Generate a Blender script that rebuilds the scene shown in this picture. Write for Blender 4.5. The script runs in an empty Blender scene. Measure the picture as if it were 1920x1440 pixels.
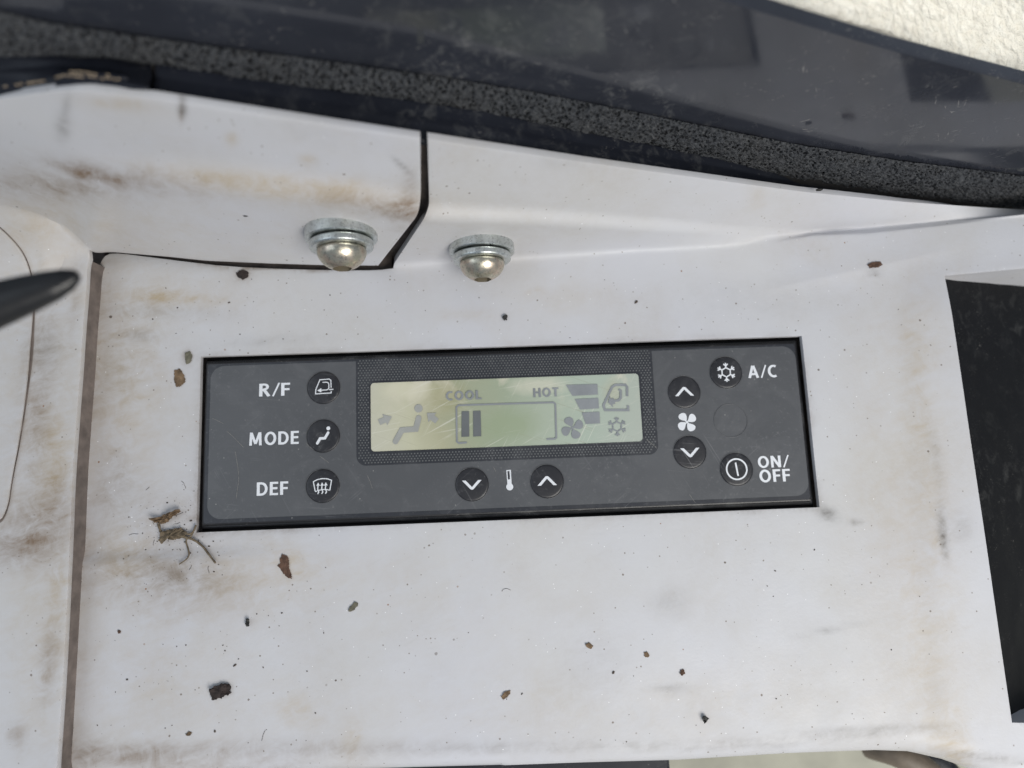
import bpy, bmesh, math, random
from mathutils import Vector, Matrix, noise
from mathutils.geometry import delaunay_2d_cdt

random.seed(7)
SC = bpy.context.scene
COL = SC.collection

# ------------------------------------------------------------------ camera
F_PX = 1331.0
RC = Matrix(((0.9990808970502267, -0.039275648588831924, 0.017169291693029887),
             (0.036161899114472484, 0.9873526610587051, 0.1543600976701193),
             (-0.023014738793835553, -0.15359735065495317, 0.9878654643573845)))
CAM = Vector((-0.0031779895, -0.0193814234, 0.2197980354))
cd = bpy.data.cameras.new('camera')
cd.sensor_width = 36.0
cd.lens = 36.0 * F_PX / 1920.0
cd.clip_start = 0.005
cd.clip_end = 50
cd.dof.use_dof = True
cd.dof.focus_distance = 0.212
cd.dof.aperture_fstop = 6.5
cam = bpy.data.objects.new('camera', cd)
COL.objects.link(cam)
cam.matrix_world = Matrix.Translation(CAM) @ RC.transposed().to_4x4()
SC.camera = cam

# ------------------------------------------------------------------ light
w = bpy.data.worlds.new('World')
SC.world = w
w.use_nodes = True
bg = w.node_tree.nodes['Background']
bg.inputs['Color'].default_value = (0.72, 0.84, 1.0, 1)
bg.inputs['Strength'].default_value = 0.29


def area(name, loc, target, size, power, colour):
    d = bpy.data.lights.new(name, 'AREA')
    d.shape = 'RECTANGLE'
    d.size, d.size_y = size
    d.energy = power
    d.color = colour
    o = bpy.data.objects.new(name, d)
    COL.objects.link(o)
    o.location = loc
    o.rotation_euler = (Vector(target) - Vector(loc)).to_track_quat('-Z', 'Y').to_euler()
    return o


# daylight through the cab's door opening (warm) and through its front window (cool)
area('door_window_light', (0.30, -0.40, 0.50), (0.07, -0.06, 0.0), (0.42, 0.38), 4.5, (1.0, 0.965, 0.905))
area('front_window_light', (-0.75, 0.05, 0.75), (0.0, 0.02, 0.0), (0.7, 0.7), 2.1, (0.80, 0.90, 1.0))

# sunlight falling on the cloth outside, behind the dark panel
sd = bpy.data.lights.new('sunbeam', 'SPOT')
sd.energy = 6.0
sd.color = (1.0, 0.96, 0.88)
sd.spot_size = math.radians(20)
sd.spot_blend = 0.3
sd.shadow_soft_size = 0.01
sb_ = bpy.data.objects.new('sunbeam', sd)
COL.objects.link(sb_)
sb_.location = (0.10, 0.32, 0.50)
sb_.rotation_euler = (Vector((0.10, 0.168, 0.06)) - sb_.location).to_track_quat('-Z', 'Y').to_euler()

SC.cycles.max_bounces = 6
SC.cycles.diffuse_bounces = 3
SC.cycles.glossy_bounces = 3
SC.view_settings.view_transform = 'Standard'
SC.view_settings.look = 'None'
SC.view_settings.exposure = 0.0
SC.view_settings.gamma = 1.0


# ------------------------------------------------------------------ helpers
def ray(px, py):
    return RC.transposed() @ Vector(((px - 960) / F_PX, -(py - 720) / F_PX, -1.0))


def onz(px, py, z=0.0):
    r = ray(px, py)
    return CAM + r * ((z - CAM.z) / r.z)


def ony(px, py, y):
    r = ray(px, py)
    return CAM + r * ((y - CAM.y) / r.y)


def interp(pts, x):
    if x <= pts[0][0]:
        return pts[0][1]
    for (a, b), (c, d) in zip(pts, pts[1:]):
        if x <= c:
            return b + (d - b) * (x - a) / (c - a)
    return pts[-1][1]


def sstep(a, b, x):
    t = max(0.0, min(1.0, (x - a) / (b - a)))
    return t * t * (3 - 2 * t)


def tag(o, label=None, cat=None, group=None, kind=None):
    if label: o['label'] = label
    if cat: o['category'] = cat
    if group: o['group'] = group
    if kind: o['kind'] = kind
    return o


def link(name, me, mat=None, parent=None, smooth=False):
    o = bpy.data.objects.new(name, me)
    COL.objects.link(o)
    if mat: me.materials.append(mat)
    if parent:
        o.parent = parent
    if smooth:
        for p in me.polygons: p.use_smooth = True
    return o


def mesh(name, verts, faces, mat=None, parent=None, smooth=False):
    me = bpy.data.meshes.new(name)
    me.from_pydata([tuple(v) for v in verts], [], faces)
    me.validate()
    me.update()
    return link(name, me, mat, parent, smooth)


def from_bm(name, bm, mat=None, parent=None, smooth=False):
    me = bpy.data.meshes.new(name)
    bmesh.ops.recalc_face_normals(bm, faces=bm.faces)
    bm.to_mesh(me)
    bm.free()
    return link(name, me, mat, parent, smooth)


def empty(name, loc=(0, 0, 0)):
    o = bpy.data.objects.new(name, None)
    COL.objects.link(o)
    o.location = loc
    o.empty_display_size = 0.01
    return o


def under(parent, o):
    """parent keeping world place (parents are only translated / rotated empties)"""
    o.parent = parent
    bpy.context.view_layer.update()
    o.matrix_parent_inverse = parent.matrix_world.inverted()
    return o


def bevel(o, width, seg=2, angle=40):
    m = o.modifiers.new('bevel', 'BEVEL')
    m.width = width
    m.segments = seg
    m.limit_method = 'ANGLE'
    m.angle_limit = math.radians(angle)
    m.harden_normals = False
    return o


# ------------------------------------------------------------------ materials
class NT:
    def __init__(self, name):
        self.m = bpy.data.materials.new(name)
        self.m.use_nodes = True
        self.t = self.m.node_tree
        self.b = self.t.nodes['Principled BSDF']

    def n(self, typ, **kw):
        nd = self.t.nodes.new(typ)
        for k, v in kw.items():
            if k.startswith('i_'):
                nd.inputs[k[2:].replace('_', ' ')].default_value = v
            else:
                setattr(nd, k, v)
        return nd

    def l(self, a, b):
        self.t.links.new(a, b)

    def coord(self):
        if not hasattr(self, '_c'):
            self._c = self.n('ShaderNodeNewGeometry').outputs['Position']
        return self._c

    def scaled(self, sx, sy, sz, rot=(0, 0, 0)):
        mp = self.n('ShaderNodeMapping', vector_type='TEXTURE')
        mp.inputs['Scale'].default_value = (1 / sx, 1 / sy, 1 / sz)
        mp.inputs['Rotation'].default_value = rot
        self.l(self.coord(), mp.inputs['Vector'])
        return mp.outputs['Vector']

    def noise(self, scale, detail=4, rough=0.55, vec=None, distortion=0.0):
        nd = self.n('ShaderNodeTexNoise')
        nd.inputs['Scale'].default_value = scale
        nd.inputs['Detail'].default_value = detail
        nd.inputs['Roughness'].default_value = rough
        nd.inputs['Distortion'].default_value = distortion
        self.l(vec or self.coord(), nd.inputs['Vector'])
        return nd.outputs['Fac']

    def voro(self, scale, vec=None, feature='F1', rnd=1.0):
        nd = self.n('ShaderNodeTexVoronoi', feature=feature)
        nd.inputs['Scale'].default_value = scale
        nd.inputs['Randomness'].default_value = rnd
        self.l(vec or self.coord(), nd.inputs['Vector'])
        return nd

    def ramp(self, fac, stops, interp_='LINEAR'):
        nd = self.n('ShaderNodeValToRGB')
        cr = nd.color_ramp
        cr.interpolation = interp_
        while len(cr.elements) < len(stops):
            cr.elements.new(0.5)
        for e, (p, c) in zip(cr.elements, stops):
            e.position = p
            e.color = (c, c, c, 1) if isinstance(c, (int, float)) else (*c, 1)
        self.l(fac, nd.inputs['Fac'])
        return nd.outputs['Color']

    def mix(self, fac, a, b, mode='MIX'):
        nd = self.n('ShaderNodeMix', data_type='RGBA', blend_type=mode)
        for sock, v in ((nd.inputs[0], fac), (nd.inputs[6], a), (nd.inputs[7], b)):
            if isinstance(v, (int, float)):
                sock.default_value = v if sock.type == 'VALUE' else (v, v, v, 1)
            elif isinstance(v, tuple):
                sock.default_value = (*v, 1)
            else:
                self.l(v, sock)
        return nd.outputs[2]

    def math(self, op, a, b=0.0):
        nd = self.n('ShaderNodeMath', operation=op)
        for s, v in ((nd.inputs[0], a), (nd.inputs[1], b)):
            if isinstance(v, (int, float)):
                s.default_value = v
            else:
                self.l(v, s)
        return nd.outputs[0]

    def bump(self, h, strength, dist):
        nd = self.n('ShaderNodeBump')
        nd.inputs['Strength'].default_value = strength
        nd.inputs['Distance'].default_value = dist
        self.l(h, nd.inputs['Height'])
        self.l(nd.outputs['Normal'], self.b.inputs['Normal'])

    def set(self, **kw):
        for k, v in kw.items():
            s = self.b.inputs[k.replace('_', ' ')]
            if isinstance(v, (int, float)):
                s.default_value = v
            elif isinstance(v, tuple):
                s.default_value = (*v, 1)
            else:
                self.l(v, s)
        return self


def simple(name, col, rough=0.5, metal=0.0, var=0.15, vscale=120, bump=0.0, bscale=1500, coat=0.0, spec=0.5):
    t = NT(name)
    n = t.noise(vscale, 5, 0.6)
    f = t.ramp(n, [(0.3, 1 - var), (0.7, 1 + var)])
    c = t.mix(1.0, col, f, 'MULTIPLY')
    t.set(Base_Color=c, Metallic=metal, Coat_Weight=coat)
    t.b.inputs['Specular IOR Level'].default_value = spec
    r = t.ramp(t.noise(vscale * 2.3, 4, 0.6), [(0.3, max(0, rough - 0.07)), (0.7, min(1, rough + 0.07))])
    t.set(Roughness=r)
    if bump:
        t.bump(t.noise(bscale, 3, 0.6), bump, 0.0002)
    return t.m


def plastic_white():
    t = NT('aged_white_plastic')
    at = t.n('ShaderNodeAttribute', attribute_name='dirt')
    sep = t.n('ShaderNodeSeparateColor')
    t.l(at.outputs['Color'], sep.inputs[0])
    brown, grey, yel = sep.outputs[0], sep.outputs[1], sep.outputs[2]
    base = t.mix(t.ramp(t.noise(14, 4, 0.55), [(0.35, 0.0), (0.7, 1.0)]), (0.585, 0.590, 0.632), (0.60, 0.60, 0.612))
    # faint general soiling
    soil = t.ramp(t.noise(24, 5, 0.6, distortion=0.2), [(0.42, 0.0), (0.78, 0.42)])
    grain = t.ramp(t.noise(420, 4, 0.7), [(0.3, 0.55), (0.7, 1.25)])
    base = t.mix(t.math('MULTIPLY', soil, grain), base, (0.46, 0.415, 0.35))
    # fine vertical / horizontal smears
    smear = t.ramp(t.noise(1, 5, 0.65, vec=t.scaled(60, 420, 60, (0, 0, 0.5))), [(0.60, 0.0), (0.80, 0.16)])
    base = t.mix(smear, base, (0.40, 0.38, 0.36))
    # dirt where the stain attribute says, broken up by noise
    fine = t.ramp(t.noise(160, 6, 0.72, distortion=0.7), [(0.28, 0.25), (0.68, 1.35)])
    streak = t.ramp(t.noise(1, 6, 0.7, vec=t.scaled(90, 330, 120, (0, 0, 0.3))), [(0.3, 0.45), (0.7, 1.3)])
    tex = t.math('MULTIPLY', fine, streak)
    clampmul = lambda a: t.ramp(t.math('MULTIPLY', a, tex), [(0.0, 0.0), (1.0, 1.0)])
    base = t.mix(clampmul(yel), base, (0.47, 0.385, 0.27))
    base = t.mix(clampmul(brown), base, (0.215, 0.15, 0.10))
    base = t.mix(clampmul(grey), base, (0.10, 0.09, 0.08))
    # specks of grit stuck to the surface
    for sc, thr, dens, col in ((170, 0.085, 0.84, (0.11, 0.085, 0.065)), (360, 0.13, 0.86, (0.20, 0.165, 0.14)),
                               (760, 0.20, 0.84, (0.22, 0.19, 0.16)), (240, 0.075, 0.90, (0.25, 0.12, 0.05))):
        v = t.voro(sc, vec=None)
        sepc = t.n('ShaderNodeSeparateColor')
        t.l(v.outputs['Color'], sepc.inputs[0])
        pick = t.math('GREATER_THAN', sepc.outputs[0], dens)
        # patchy: specks gather in drifts
        patch = t.ramp(t.noise(23 + sc * 0.02, 3, 0.5), [(0.30, 0.0), (0.52, 1.0)])
        size = t.math('MULTIPLY', sepc.outputs[1], thr)
        dist = t.math('ADD', v.outputs['Distance'], t.math('MULTIPLY', t.math('SUBTRACT', t.noise(sc * 5, 2), 0.5), thr * 0.9))
        hit = t.math('LESS_THAN', dist, size)
        m = t.math('MULTIPLY', t.math('MULTIPLY', hit, pick), patch)
        base = t.mix(t.math('MULTIPLY', m, 0.9), base, col)
    # bright dust grains
    v = t.voro(420)
    sepc = t.n('ShaderNodeSeparateColor')
    t.l(v.outputs['Color'], sepc.inputs[0])
    g = t.math('MULTIPLY', t.math('LESS_THAN', v.outputs['Distance'], 0.06), t.math('GREATER_THAN', sepc.outputs[2], 0.93))
    base = t.mix(g, base, (0.9, 0.9, 0.92))
    t.set(Base_Color=base)
    t.set(Roughness=t.ramp(t.noise(60, 6, 0.65), [(0.3, 0.40), (0.7, 0.60)]))
    t.b.inputs['Specular IOR Level'].default_value = 0.42
    h = t.math('ADD', t.noise(900, 4, 0.6), t.math('MULTIPLY', t.noise(90, 3, 0.5), 2.0))
    t.bump(h, 0.16, 0.0003)
    return t.m


def face_print(name, col, rough=0.36, scr=0.3):
    """printed polycarbonate overlay: scratches, dust, faint smudges"""
    t = NT(name)
    c = t.mix(t.ramp(t.noise(30, 5, 0.6), [(0.3, 0.0), (0.75, 1.0)]), tuple(x * 0.93 for x in col), tuple(x * 1.08 for x in col))
    for rot, sc in ((0.5, (1900, 38, 100)), (-0.9, (1500, 30, 100)), (1.45, (2200, 45, 100))):
        s = t.noise(1, 2, 0.5, vec=t.scaled(*sc, (0, 0, rot)))
        gate = t.ramp(t.noise(45 + rot * 7, 3, 0.6), [(0.5, 0.0), (0.66, 1.0)])
        m = t.math('MULTIPLY', t.ramp(s, [(0.66, 0.0), (0.73, scr * 0.8)]), gate)
        c = t.mix(m, c, (0.35, 0.35, 0.36))
    v = t.voro(480)
    sp = t.n('ShaderNodeSeparateColor')
    t.l(v.outputs['Color'], sp.inputs[0])
    m = t.math('MULTIPLY', t.math('LESS_THAN', v.outputs['Distance'], 0.09), t.math('GREATER_THAN', sp.outputs[0], 0.9))
    c = t.mix(t.math('MULTIPLY', m, 0.5), c, (0.45, 0.44, 0.42))
    dust = t.ramp(t.noise(700, 4, 0.8), [(0.56, 0.0), (0.82, 0.36)])
    grease = t.ramp(t.noise(75, 5, 0.65, distortion=0.8), [(0.5, 0.0), (0.72, 0.10)])
    c = t.mix(grease, c, (0.30, 0.30, 0.31))
    dust = t.math('MULTIPLY', dust, t.ramp(t.noise(40, 3), [(0.40, 0.1), (0.62, 1.0)]))
    c = t.mix(dust, c, (0.4, 0.4, 0.4))
    t.set(Base_Color=c)
    t.set(Roughness=t.ramp(t.noise(55, 6, 0.65), [(0.3, rough - 0.08), (0.7, rough + 0.10)]))
    t.bump(t.noise(1600, 2), 0.05, 0.0002)
    return t.m


def lcd_mat():
    t = NT('reflective_display')
    c0 = onz(694, 780)
    c1 = onz(1206, 765)
    sx = t.n('ShaderNodeSeparateXYZ')
    t.l(t.coord(), sx.inputs[0])
    u = t.math('DIVIDE', t.math('SUBTRACT', sx.outputs[0], c0.x), c1.x - c0.x)
    u = t.math('ADD', u, t.math('MULTIPLY', t.math('SUBTRACT', t.noise(45, 3, 0.5), 0.5), 0.22))
    c = t.ramp(u, [(0.0, (0.56, 0.55, 0.44)), (0.14, (0.55, 0.54, 0.39)), (0.25, (0.44, 0.43, 0.29)), (0.33, (0.37, 0.39, 0.27)),
                   (0.48, (0.35, 0.40, 0.29)), (0.62, (0.41, 0.465, 0.37)), (0.8, (0.42, 0.49, 0.41)), (1.0, (0.44, 0.48, 0.42))])
    # delaminated patches along the top of the polariser
    v = t.math('DIVIDE', t.math('SUBTRACT', sx.outputs[1], onz(950, 838).y), onz(950, 708).y - onz(950, 838).y)
    top = t.ramp(v, [(0.45, 0.0), (0.95, 1.0)])
    blot = t.ramp(t.noise(70, 5, 0.6, distortion=1.0), [(0.5, 0.0), (0.62, 0.75)])
    c = t.mix(t.math('MULTIPLY', top, blot), c, (0.66, 0.62, 0.50))
    for (bx_, by_, rx_, ry_, col_, k_) in ((835, 745, 0.0080, 0.0075, (0.36, 0.34, 0.18), 0.55), (945, 800, 0.014, 0.007, (0.31, 0.37, 0.23), 0.6),
                                          (760, 730, 0.010, 0.004, (0.70, 0.67, 0.52), 0.6), (1010, 722, 0.012, 0.0035, (0.66, 0.64, 0.52), 0.6), (1150, 735, 0.004, 0.006, (0.46, 0.45, 0.33), 0.5)):
        q = onz(bx_, by_)
        mp = t.n('ShaderNodeMapping', vector_type='POINT')
        mp.inputs['Location'].default_value = (-q.x / rx_, -q.y / ry_, 0)
        mp.inputs['Scale'].default_value = (1 / rx_, 1 / ry_, 0)
        t.l(t.coord(), mp.inputs['Vector'])
        ln = t.n('ShaderNodeVectorMath', operation='LENGTH')
        t.l(mp.outputs[0], ln.inputs[0])
        dd = t.math('ADD', ln.outputs['Value'], t.math('MULTIPLY', t.math('SUBTRACT', t.noise(150, 5, 0.65, distortion=0.6), 0.5), 0.9))
        c = t.mix(t.ramp(dd, [(0.35, k_), (1.0, 0.0)]), c, col_)
    for rot, sc in ((1.2, (2300, 32, 100)), (0.15, (26, 1800, 100)), (-0.5, (1700, 36, 100)), (-1.1, (1500, 40, 100))):
        s = t.noise(1, 2, 0.5, vec=t.scaled(*sc, (0, 0, rot)))
        gate = t.ramp(t.noise(60 + rot * 9, 3, 0.6), [(0.42, 0.0), (0.58, 1.0)])
        m = t.math('MULTIPLY', t.ramp(s, [(0.64, 0.0), (0.70, 0.5)]), gate)
        c = t.mix(m, c, (0.30, 0.28, 0.19) if rot > 1 else (0.72, 0.71, 0.62))
    t.set(Base_Color=c, Coat_Weight=0.5)
    t.b.inputs['Coat Roughness'].default_value = 0.12
    t.set(Roughness=0.45)
    return t.m


def foam_mat():
    t = NT('open_cell_foam')
    at = t.n('ShaderNodeAttribute', attribute_name='pore')
    n = t.noise(900, 4, 0.7)
    c = t.ramp(n, [(0.3, (0.040, 0.043, 0.049)), (0.58, (0.080, 0.084, 0.091)), (0.8, (0.18, 0.178, 0.17))])
    # cell openings: deep dark pores of uneven size
    wob = t.n('ShaderNodeTexNoise')
    wob.inputs['Scale'].default_value = 700
    wv = t.n('ShaderNodeVectorMath', operation='MULTIPLY_ADD')
    wv.inputs[1].default_value = (0.0007, 0.0007, 0.0007)
    t.l(t.coord(), wob.inputs['Vector'])
    t.l(wob.outputs['Color'], wv.inputs[0])
    t.l(t.coord(), wv.inputs[2])
    v = t.voro(760, vec=wv.outputs[0], feature='F1')
    sp = t.n('ShaderNodeSeparateColor')
    t.l(v.outputs['Color'], sp.inputs[0])
    dd = t.math('SUBTRACT', v.outputs['Distance'], t.math('MULTIPLY', t.math('MULTIPLY', sp.outputs[0], t.ramp(t.noise(70, 4, 0.65), [(0.3, 0.2), (0.7, 1.0)])), 0.46))
    hole = t.ramp(dd, [(0.0, 0.0), (0.20, 1.0)])
    c = t.mix(hole, (0.017, 0.018, 0.021), c)
    c = t.mix(t.ramp(t.noise(45, 4, 0.6), [(0.5, 0.0), (0.75, 0.25)]), c, (0.11, 0.105, 0.098))
    t.set(Base_Color=c, Roughness=0.95)
    t.b.inputs['Specular IOR Level'].default_value = 0.15
    t.bump(t.math('ADD', n, hole), 0.9, 0.0006)
    return t.m


def gloss_dark(name, col, rough, marks=1.0, spec=0.5):
    t = NT(name)
    c = t.mix(t.ramp(t.noise(25, 5, 0.6), [(0.3, 0.0), (0.7, 1.0)]), tuple(x * 0.85 for x in col), tuple(x * 1.2 for x in col))
    # dry water marks and dusty scuffs
    haze = t.math('MULTIPLY', t.ramp(t.noise(170, 7, 0.75, distortion=0.6), [(0.51, 0.0), (0.76, 0.42 * marks)]),
                  t.ramp(t.noise(20, 4, 0.55), [(0.46, 0.0), (0.66, 1.0)]))
    c = t.mix(haze, c, (0.30, 0.30, 0.29))
    for rot, sc in ((0.25, (420, 1900, 1900)), (-0.5, (300, 1700, 1700)), (1.1, (260, 2300, 2300))):
        s = t.noise(1, 2, 0.5, vec=t.scaled(*sc, (0, rot, 0)))
        gate = t.math('MULTIPLY', t.ramp(t.noise(150, 2, 0.6), [(0.50, 0.0), (0.60, 1.0)]), t.ramp(t.noise(26, 3, 0.6), [(0.42, 0.1), (0.62, 1.0)]))
        m = t.math('MULTIPLY', t.ramp(s, [(0.67, 0.0), (0.74, 0.42 * marks)]), gate)
        c = t.mix(m, c, (0.45, 0.43, 0.40))
    t.set(Base_Color=c)
    t.set(Roughness=t.ramp(t.noise(80, 5, 0.6), [(0.3, rough), (0.75, rough + 0.10)]))
    t.b.inputs['Specular IOR Level'].default_value = spec
    return t.m


def metal_zinc(name, a, b, rough):
    t = NT(name)
    n = t.noise(260, 6, 0.65, distortion=0.8)
    c = t.ramp(n, [(0.28, tuple(x * 0.72 for x in a)), (0.45, a), (0.62, b), (0.8, tuple(min(1, x * 1.25) for x in a))])
    v = t.ramp(t.noise(1300, 4, 0.7), [(0.34, 0.62), (0.48, 1.0)])
    c = t.mix(1.0, c, v, 'MULTIPLY')
    t.set(Base_Color=c, Metallic=1.0)
    t.set(Roughness=t.ramp(t.noise(500, 5, 0.7), [(0.3, rough - 0.08), (0.7, rough + 0.16)]))
    t.bump(t.noise(800, 4, 0.6), 0.18, 0.0003)
    return t.m


def cloth_mat():
    t = NT('cream_woven_cloth')
    wv = t.voro(330, rnd=0.7)
    c = t.ramp(t.noise(300, 5, 0.7), [(0.3, (0.90, 0.88, 0.80)), (0.7, (0.78, 0.74, 0.64))])
    c = t.mix(t.ramp(t.noise(110, 6, 0.7), [(0.48, 0.0), (0.75, 0.5)]), c, (0.50, 0.47, 0.40))
    t.set(Base_Color=c, Roughness=0.95)
    t.bump(t.math('ADD', wv.outputs['Distance'], t.noise(500, 4, 0.7)), 1.0, 0.0016)
    return t.m


WHITE = plastic_white()
INSIDE = simple('dirty_shaded_moulding', (0.17, 0.14, 0.125), 0.75, var=0.35, vscale=200, bump=0.2)  # moulding inside the gaps: brown dirt plus shade put into the colour
GREYFACE = face_print('grey_printed_face', (0.094, 0.097, 0.104))
DARKFACE = face_print('charcoal_printed_face', (0.032, 0.034, 0.041))
BTN = face_print('black_button_print', (0.021, 0.021, 0.025), 0.4, 0.5)
DOT = simple('printed_dot_grey', (0.15, 0.155, 0.155), 0.45)
PRINT = simple('white_print', (0.78, 0.80, 0.84), 0.5, var=0.04)
BLACK = gloss_dark('black_housing_plastic', (0.016, 0.016, 0.018), 0.36, 1.0)
VOID = simple('dark_cavity', (0.008, 0.007, 0.007), 0.8)
GAPM = simple('dirty_gap_plastic', (0.05, 0.043, 0.04), 0.7, var=0.3)
SCRM = simple('scratch_pale', (0.30, 0.29, 0.27), 0.7, var=0.5, vscale=900)
LCD = lcd_mat()
SEG = simple('display_segment', (0.265, 0.28, 0.295), 0.42, var=0.12, coat=0.4)
SEGF = simple('display_segment_faint', (0.36, 0.365, 0.345), 0.42, var=0.12, coat=0.4)
SEGD = simple('display_segment_dark', (0.14, 0.15, 0.155), 0.42, var=0.12, coat=0.4)
FOAM = foam_mat()
RUBBER = gloss_dark('black_rubber', (0.013, 0.015, 0.022), 0.42, 0.9, 0.22)
PANELDARK = gloss_dark('dark_gloss_panel', (0.030, 0.033, 0.043), 0.05, 1.1)
ZINC = metal_zinc('zinc_plated_washer', (0.66, 0.69, 0.68), (0.58, 0.61, 0.58), 0.32)
GOLD = metal_zinc('yellow_zinc_bolt', (0.60, 0.565, 0.46), (0.63, 0.52, 0.42), 0.31)
SOCK = simple('socket_dark_steel', (0.30, 0.26, 0.19), 0.55, metal=0.7)
CLOTH = cloth_mat()
TRAY = gloss_dark('black_tray_plastic', (0.006, 0.006, 0.007), 0.5, 0.45, 0.16)
LEVER = gloss_dark('black_lever_plastic', (0.012, 0.012, 0.013), 0.30, 0.3)
BARK = simple('dark_bark', (0.030, 0.021, 0.019), 0.85, var=0.6, vscale=600, bump=0.8, bscale=1200)
LEAF = simple('dry_brown_leaf', (0.16, 0.105, 0.06), 0.8, var=0.6, vscale=500, bump=0.6, bscale=900)
LEAFG = simple('dry_grey_leaf', (0.14, 0.13, 0.095), 0.85, var=0.45, vscale=500, bump=0.6, bscale=900)
RUST = simple('rusty_mud', (0.10, 0.056, 0.038), 0.9, var=0.6, vscale=700, bump=0.9, bscale=1500)
TWIG = simple('dead_twig', (0.15, 0.115, 0.075), 0.85, var=0.5, vscale=600, bump=0.7, bscale=1500)
GRITM = simple('brown_grit', (0.075, 0.058, 0.047), 0.9, var=0.5, vscale=900)
SEED = simple('black_seed', (0.022, 0.022, 0.02), 0.6, var=0.4, vscale=700, bump=0.6, bscale=1500)
THREAD = simple('dirty_stitching', (0.42, 0.33, 0.23), 0.9, var=0.4, vscale=700)
FLOORM = simple('pale_floor', (0.46, 0.45, 0.37), 0.8, var=0.25, vscale=25, bump=0.3)
HOSEM = simple('dull_brown_hose', (0.16, 0.13, 0.10), 0.6, var=0.3)

# ------------------------------------------------------------------ dirt on the mouldings
# px x, px y, half width, half height, rotation, channel (0 brown 1 grey 2 yellowed), strength
STAINS = [
    (168, 323, 75, 14, 14, 0, .75), (130, 345, 120, 26, 10, 0, .35), (60, 355, 90, 20, 0, 0, .35), (450, 345, 190, 22, 8, 2, .55),
    (300, 340, 120, 20, 10, 0, .32), (705, 385, 95, 18, 9, 0, .5), (762, 398, 32, 26, -50, 0, .6), (650, 360, 160, 26, 6, 2, .5),
    (768, 340, 14, 30, 0, 0, .35), (755, 312, 22, 4, 40, 1, .5), (230, 195, 70, 13, 6, 2, .5), (342, 205, 7, 13, -10, 1, 1.0), (340, 212, 4, 16, 0, 0, .8),
    (118, 236, 13, 26, 5, 1, .45), (125, 195, 8, 22, 10, 1, .25), (435, 262, 12, 14, 0, 2, .5), (575, 300, 16, 10, 0, 2, .4),
    (300, 1085, 130, 52, 8, 0, .42), (330, 1080, 80, 26, 6, 1, .22), (235, 1050, 50, 40, 0, 2, .5), (420, 1090, 120, 55, 0, 2, .35),
    (228, 700, 65, 85, 0, 2, .30), (215, 700, 40, 50, 0, 1, .14), (330, 557, 75, 12, 4, 2, .65), (300, 585, 120, 12, 2, 1, .16),
    (210, 905, 26, 70, 8, 0, .35), (240, 930, 40, 60, 0, 1, .14), (330, 960, 60, 40, -20, 0, .25),
    (70, 760, 28, 150, 4, 0, .50), (80, 650, 30, 40, 0, 1, .30), (60, 985, 75, 50, -25, 0, .55), (20, 1030, 60, 30, -10, 0, .5), (100, 960, 26, 90, 5, 0, .3),
    (92, 1240, 16, 70, 6, 0, .5), (110, 1120, 20, 90, 5, 2, .4), (30, 1380, 20, 24, 0, 0, .4), (95, 880, 30, 100, 4, 2, .5), (140, 560, 10, 80, 4, 0, .25),
    (1735, 840, 26, 170, -6, 2, .30), (1745, 1250, 48, 260, -5, 2, .22), (1720, 640, 40, 90, 0, 2, .25), (1755, 860, 10, 60, -8, 1, .2),
    (1766, 985, 7, 32, -5, 1, .75), (1772, 1025, 5, 24, -5, 1, .55), (1800, 990, 20, 24, 0, 1, .25), (1555, 965, 17, 10, 25, 1, .8), (1605, 979, 12, 5, 10, 1, .5),
    (1620, 1372, 130, 7, -3, 1, .5), (1400, 1395, 220, 9, -2, 1, .30), (1000, 1402, 260, 10, -1, 1, .22), (560, 1404, 300, 16, 0, 0, .28), (300, 1260, 190, 170, 0, 2, .22), (240, 800, 80, 260, 0, 2, .34), (60, 760, 100, 330, 0, 2, .34), (70, 1250, 60, 200, 0, 2, .25), (1000, 1330, 500, 60, 0, 2, .14), (1640, 900, 60, 400, -4, 2, .16), (1740, 1000, 70, 380, -5, 2, .20), (300, 560, 200, 60, 0, 2, .22), (300, 420, 260, 60, 5, 2, .18), (70, 420, 90, 60, 0, 2, .25), (620, 1080, 260, 60, 0, 2, .16), (260, 620, 60, 90, 0, 0, .12), (1850, 1420, 60, 8, 8, 1, .6),
    (1790, 1405, 30, 70, -10, 2, .5), (250, 1420, 110, 20, 0, 0, .45), (170, 1410, 30, 30, 0, 0, .3),
    (660, 1385, 16, 32, 8, 2, .55), (560, 1330, 40, 30, 0, 2, .3), (1110, 1250, 70, 60, 0, 1, .10), (1255, 1130, 30, 26, 0, 1, .22), (1262, 1292, 30, 5, 0, 1, .5),
    (1560, 1180, 55, 4, -12, 1, .28), (820, 690, 160, 12, -3, 1, .10), (1400, 560, 200, 40, 0, 1, .07), (1080, 560, 120, 30, 0, 2, .16),
    (1420, 370, 14, 20, 0, 2, .35), (1050, 300, 40, 16, 0, 1, .10), (600, 250, 180, 30, 8, 1, .08), (900, 1180, 300, 90, 0, 2, .10), (1450, 1300, 260, 60, 0, 2, .10),
    (540, 1045, 50, 30, 30, 2, .35), (455, 516, 14, 12, 0, 0, .7), (350, 672, 8, 14, 0, 0, .5), (500, 640, 90, 10, -3, 1, .16), (260, 630, 26, 10, 0, 1, .3),
    (870, 590, 60, 12, 0, 2, .2), (1000, 545, 14, 8, 0, 2, .4), (1640, 512, 12, 6, 0, 1, .4), (420, 1440, 200, 30, 0, 0, .3),
]


def project(p):
    q = RC @ (Vector(p) - CAM)
    return 960 + F_PX * q.x / -q.z, 720 - F_PX * q.y / -q.z


# stains live on the moulding itself: turned into world metres once
STAIN_W = []
for (sx, sy, rx, ry, rot, ch, st) in STAINS:
    STAIN_W.append((sx, sy, rx, ry, math.cos(math.radians(rot)), math.sin(math.radians(rot)), ch, st))


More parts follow.
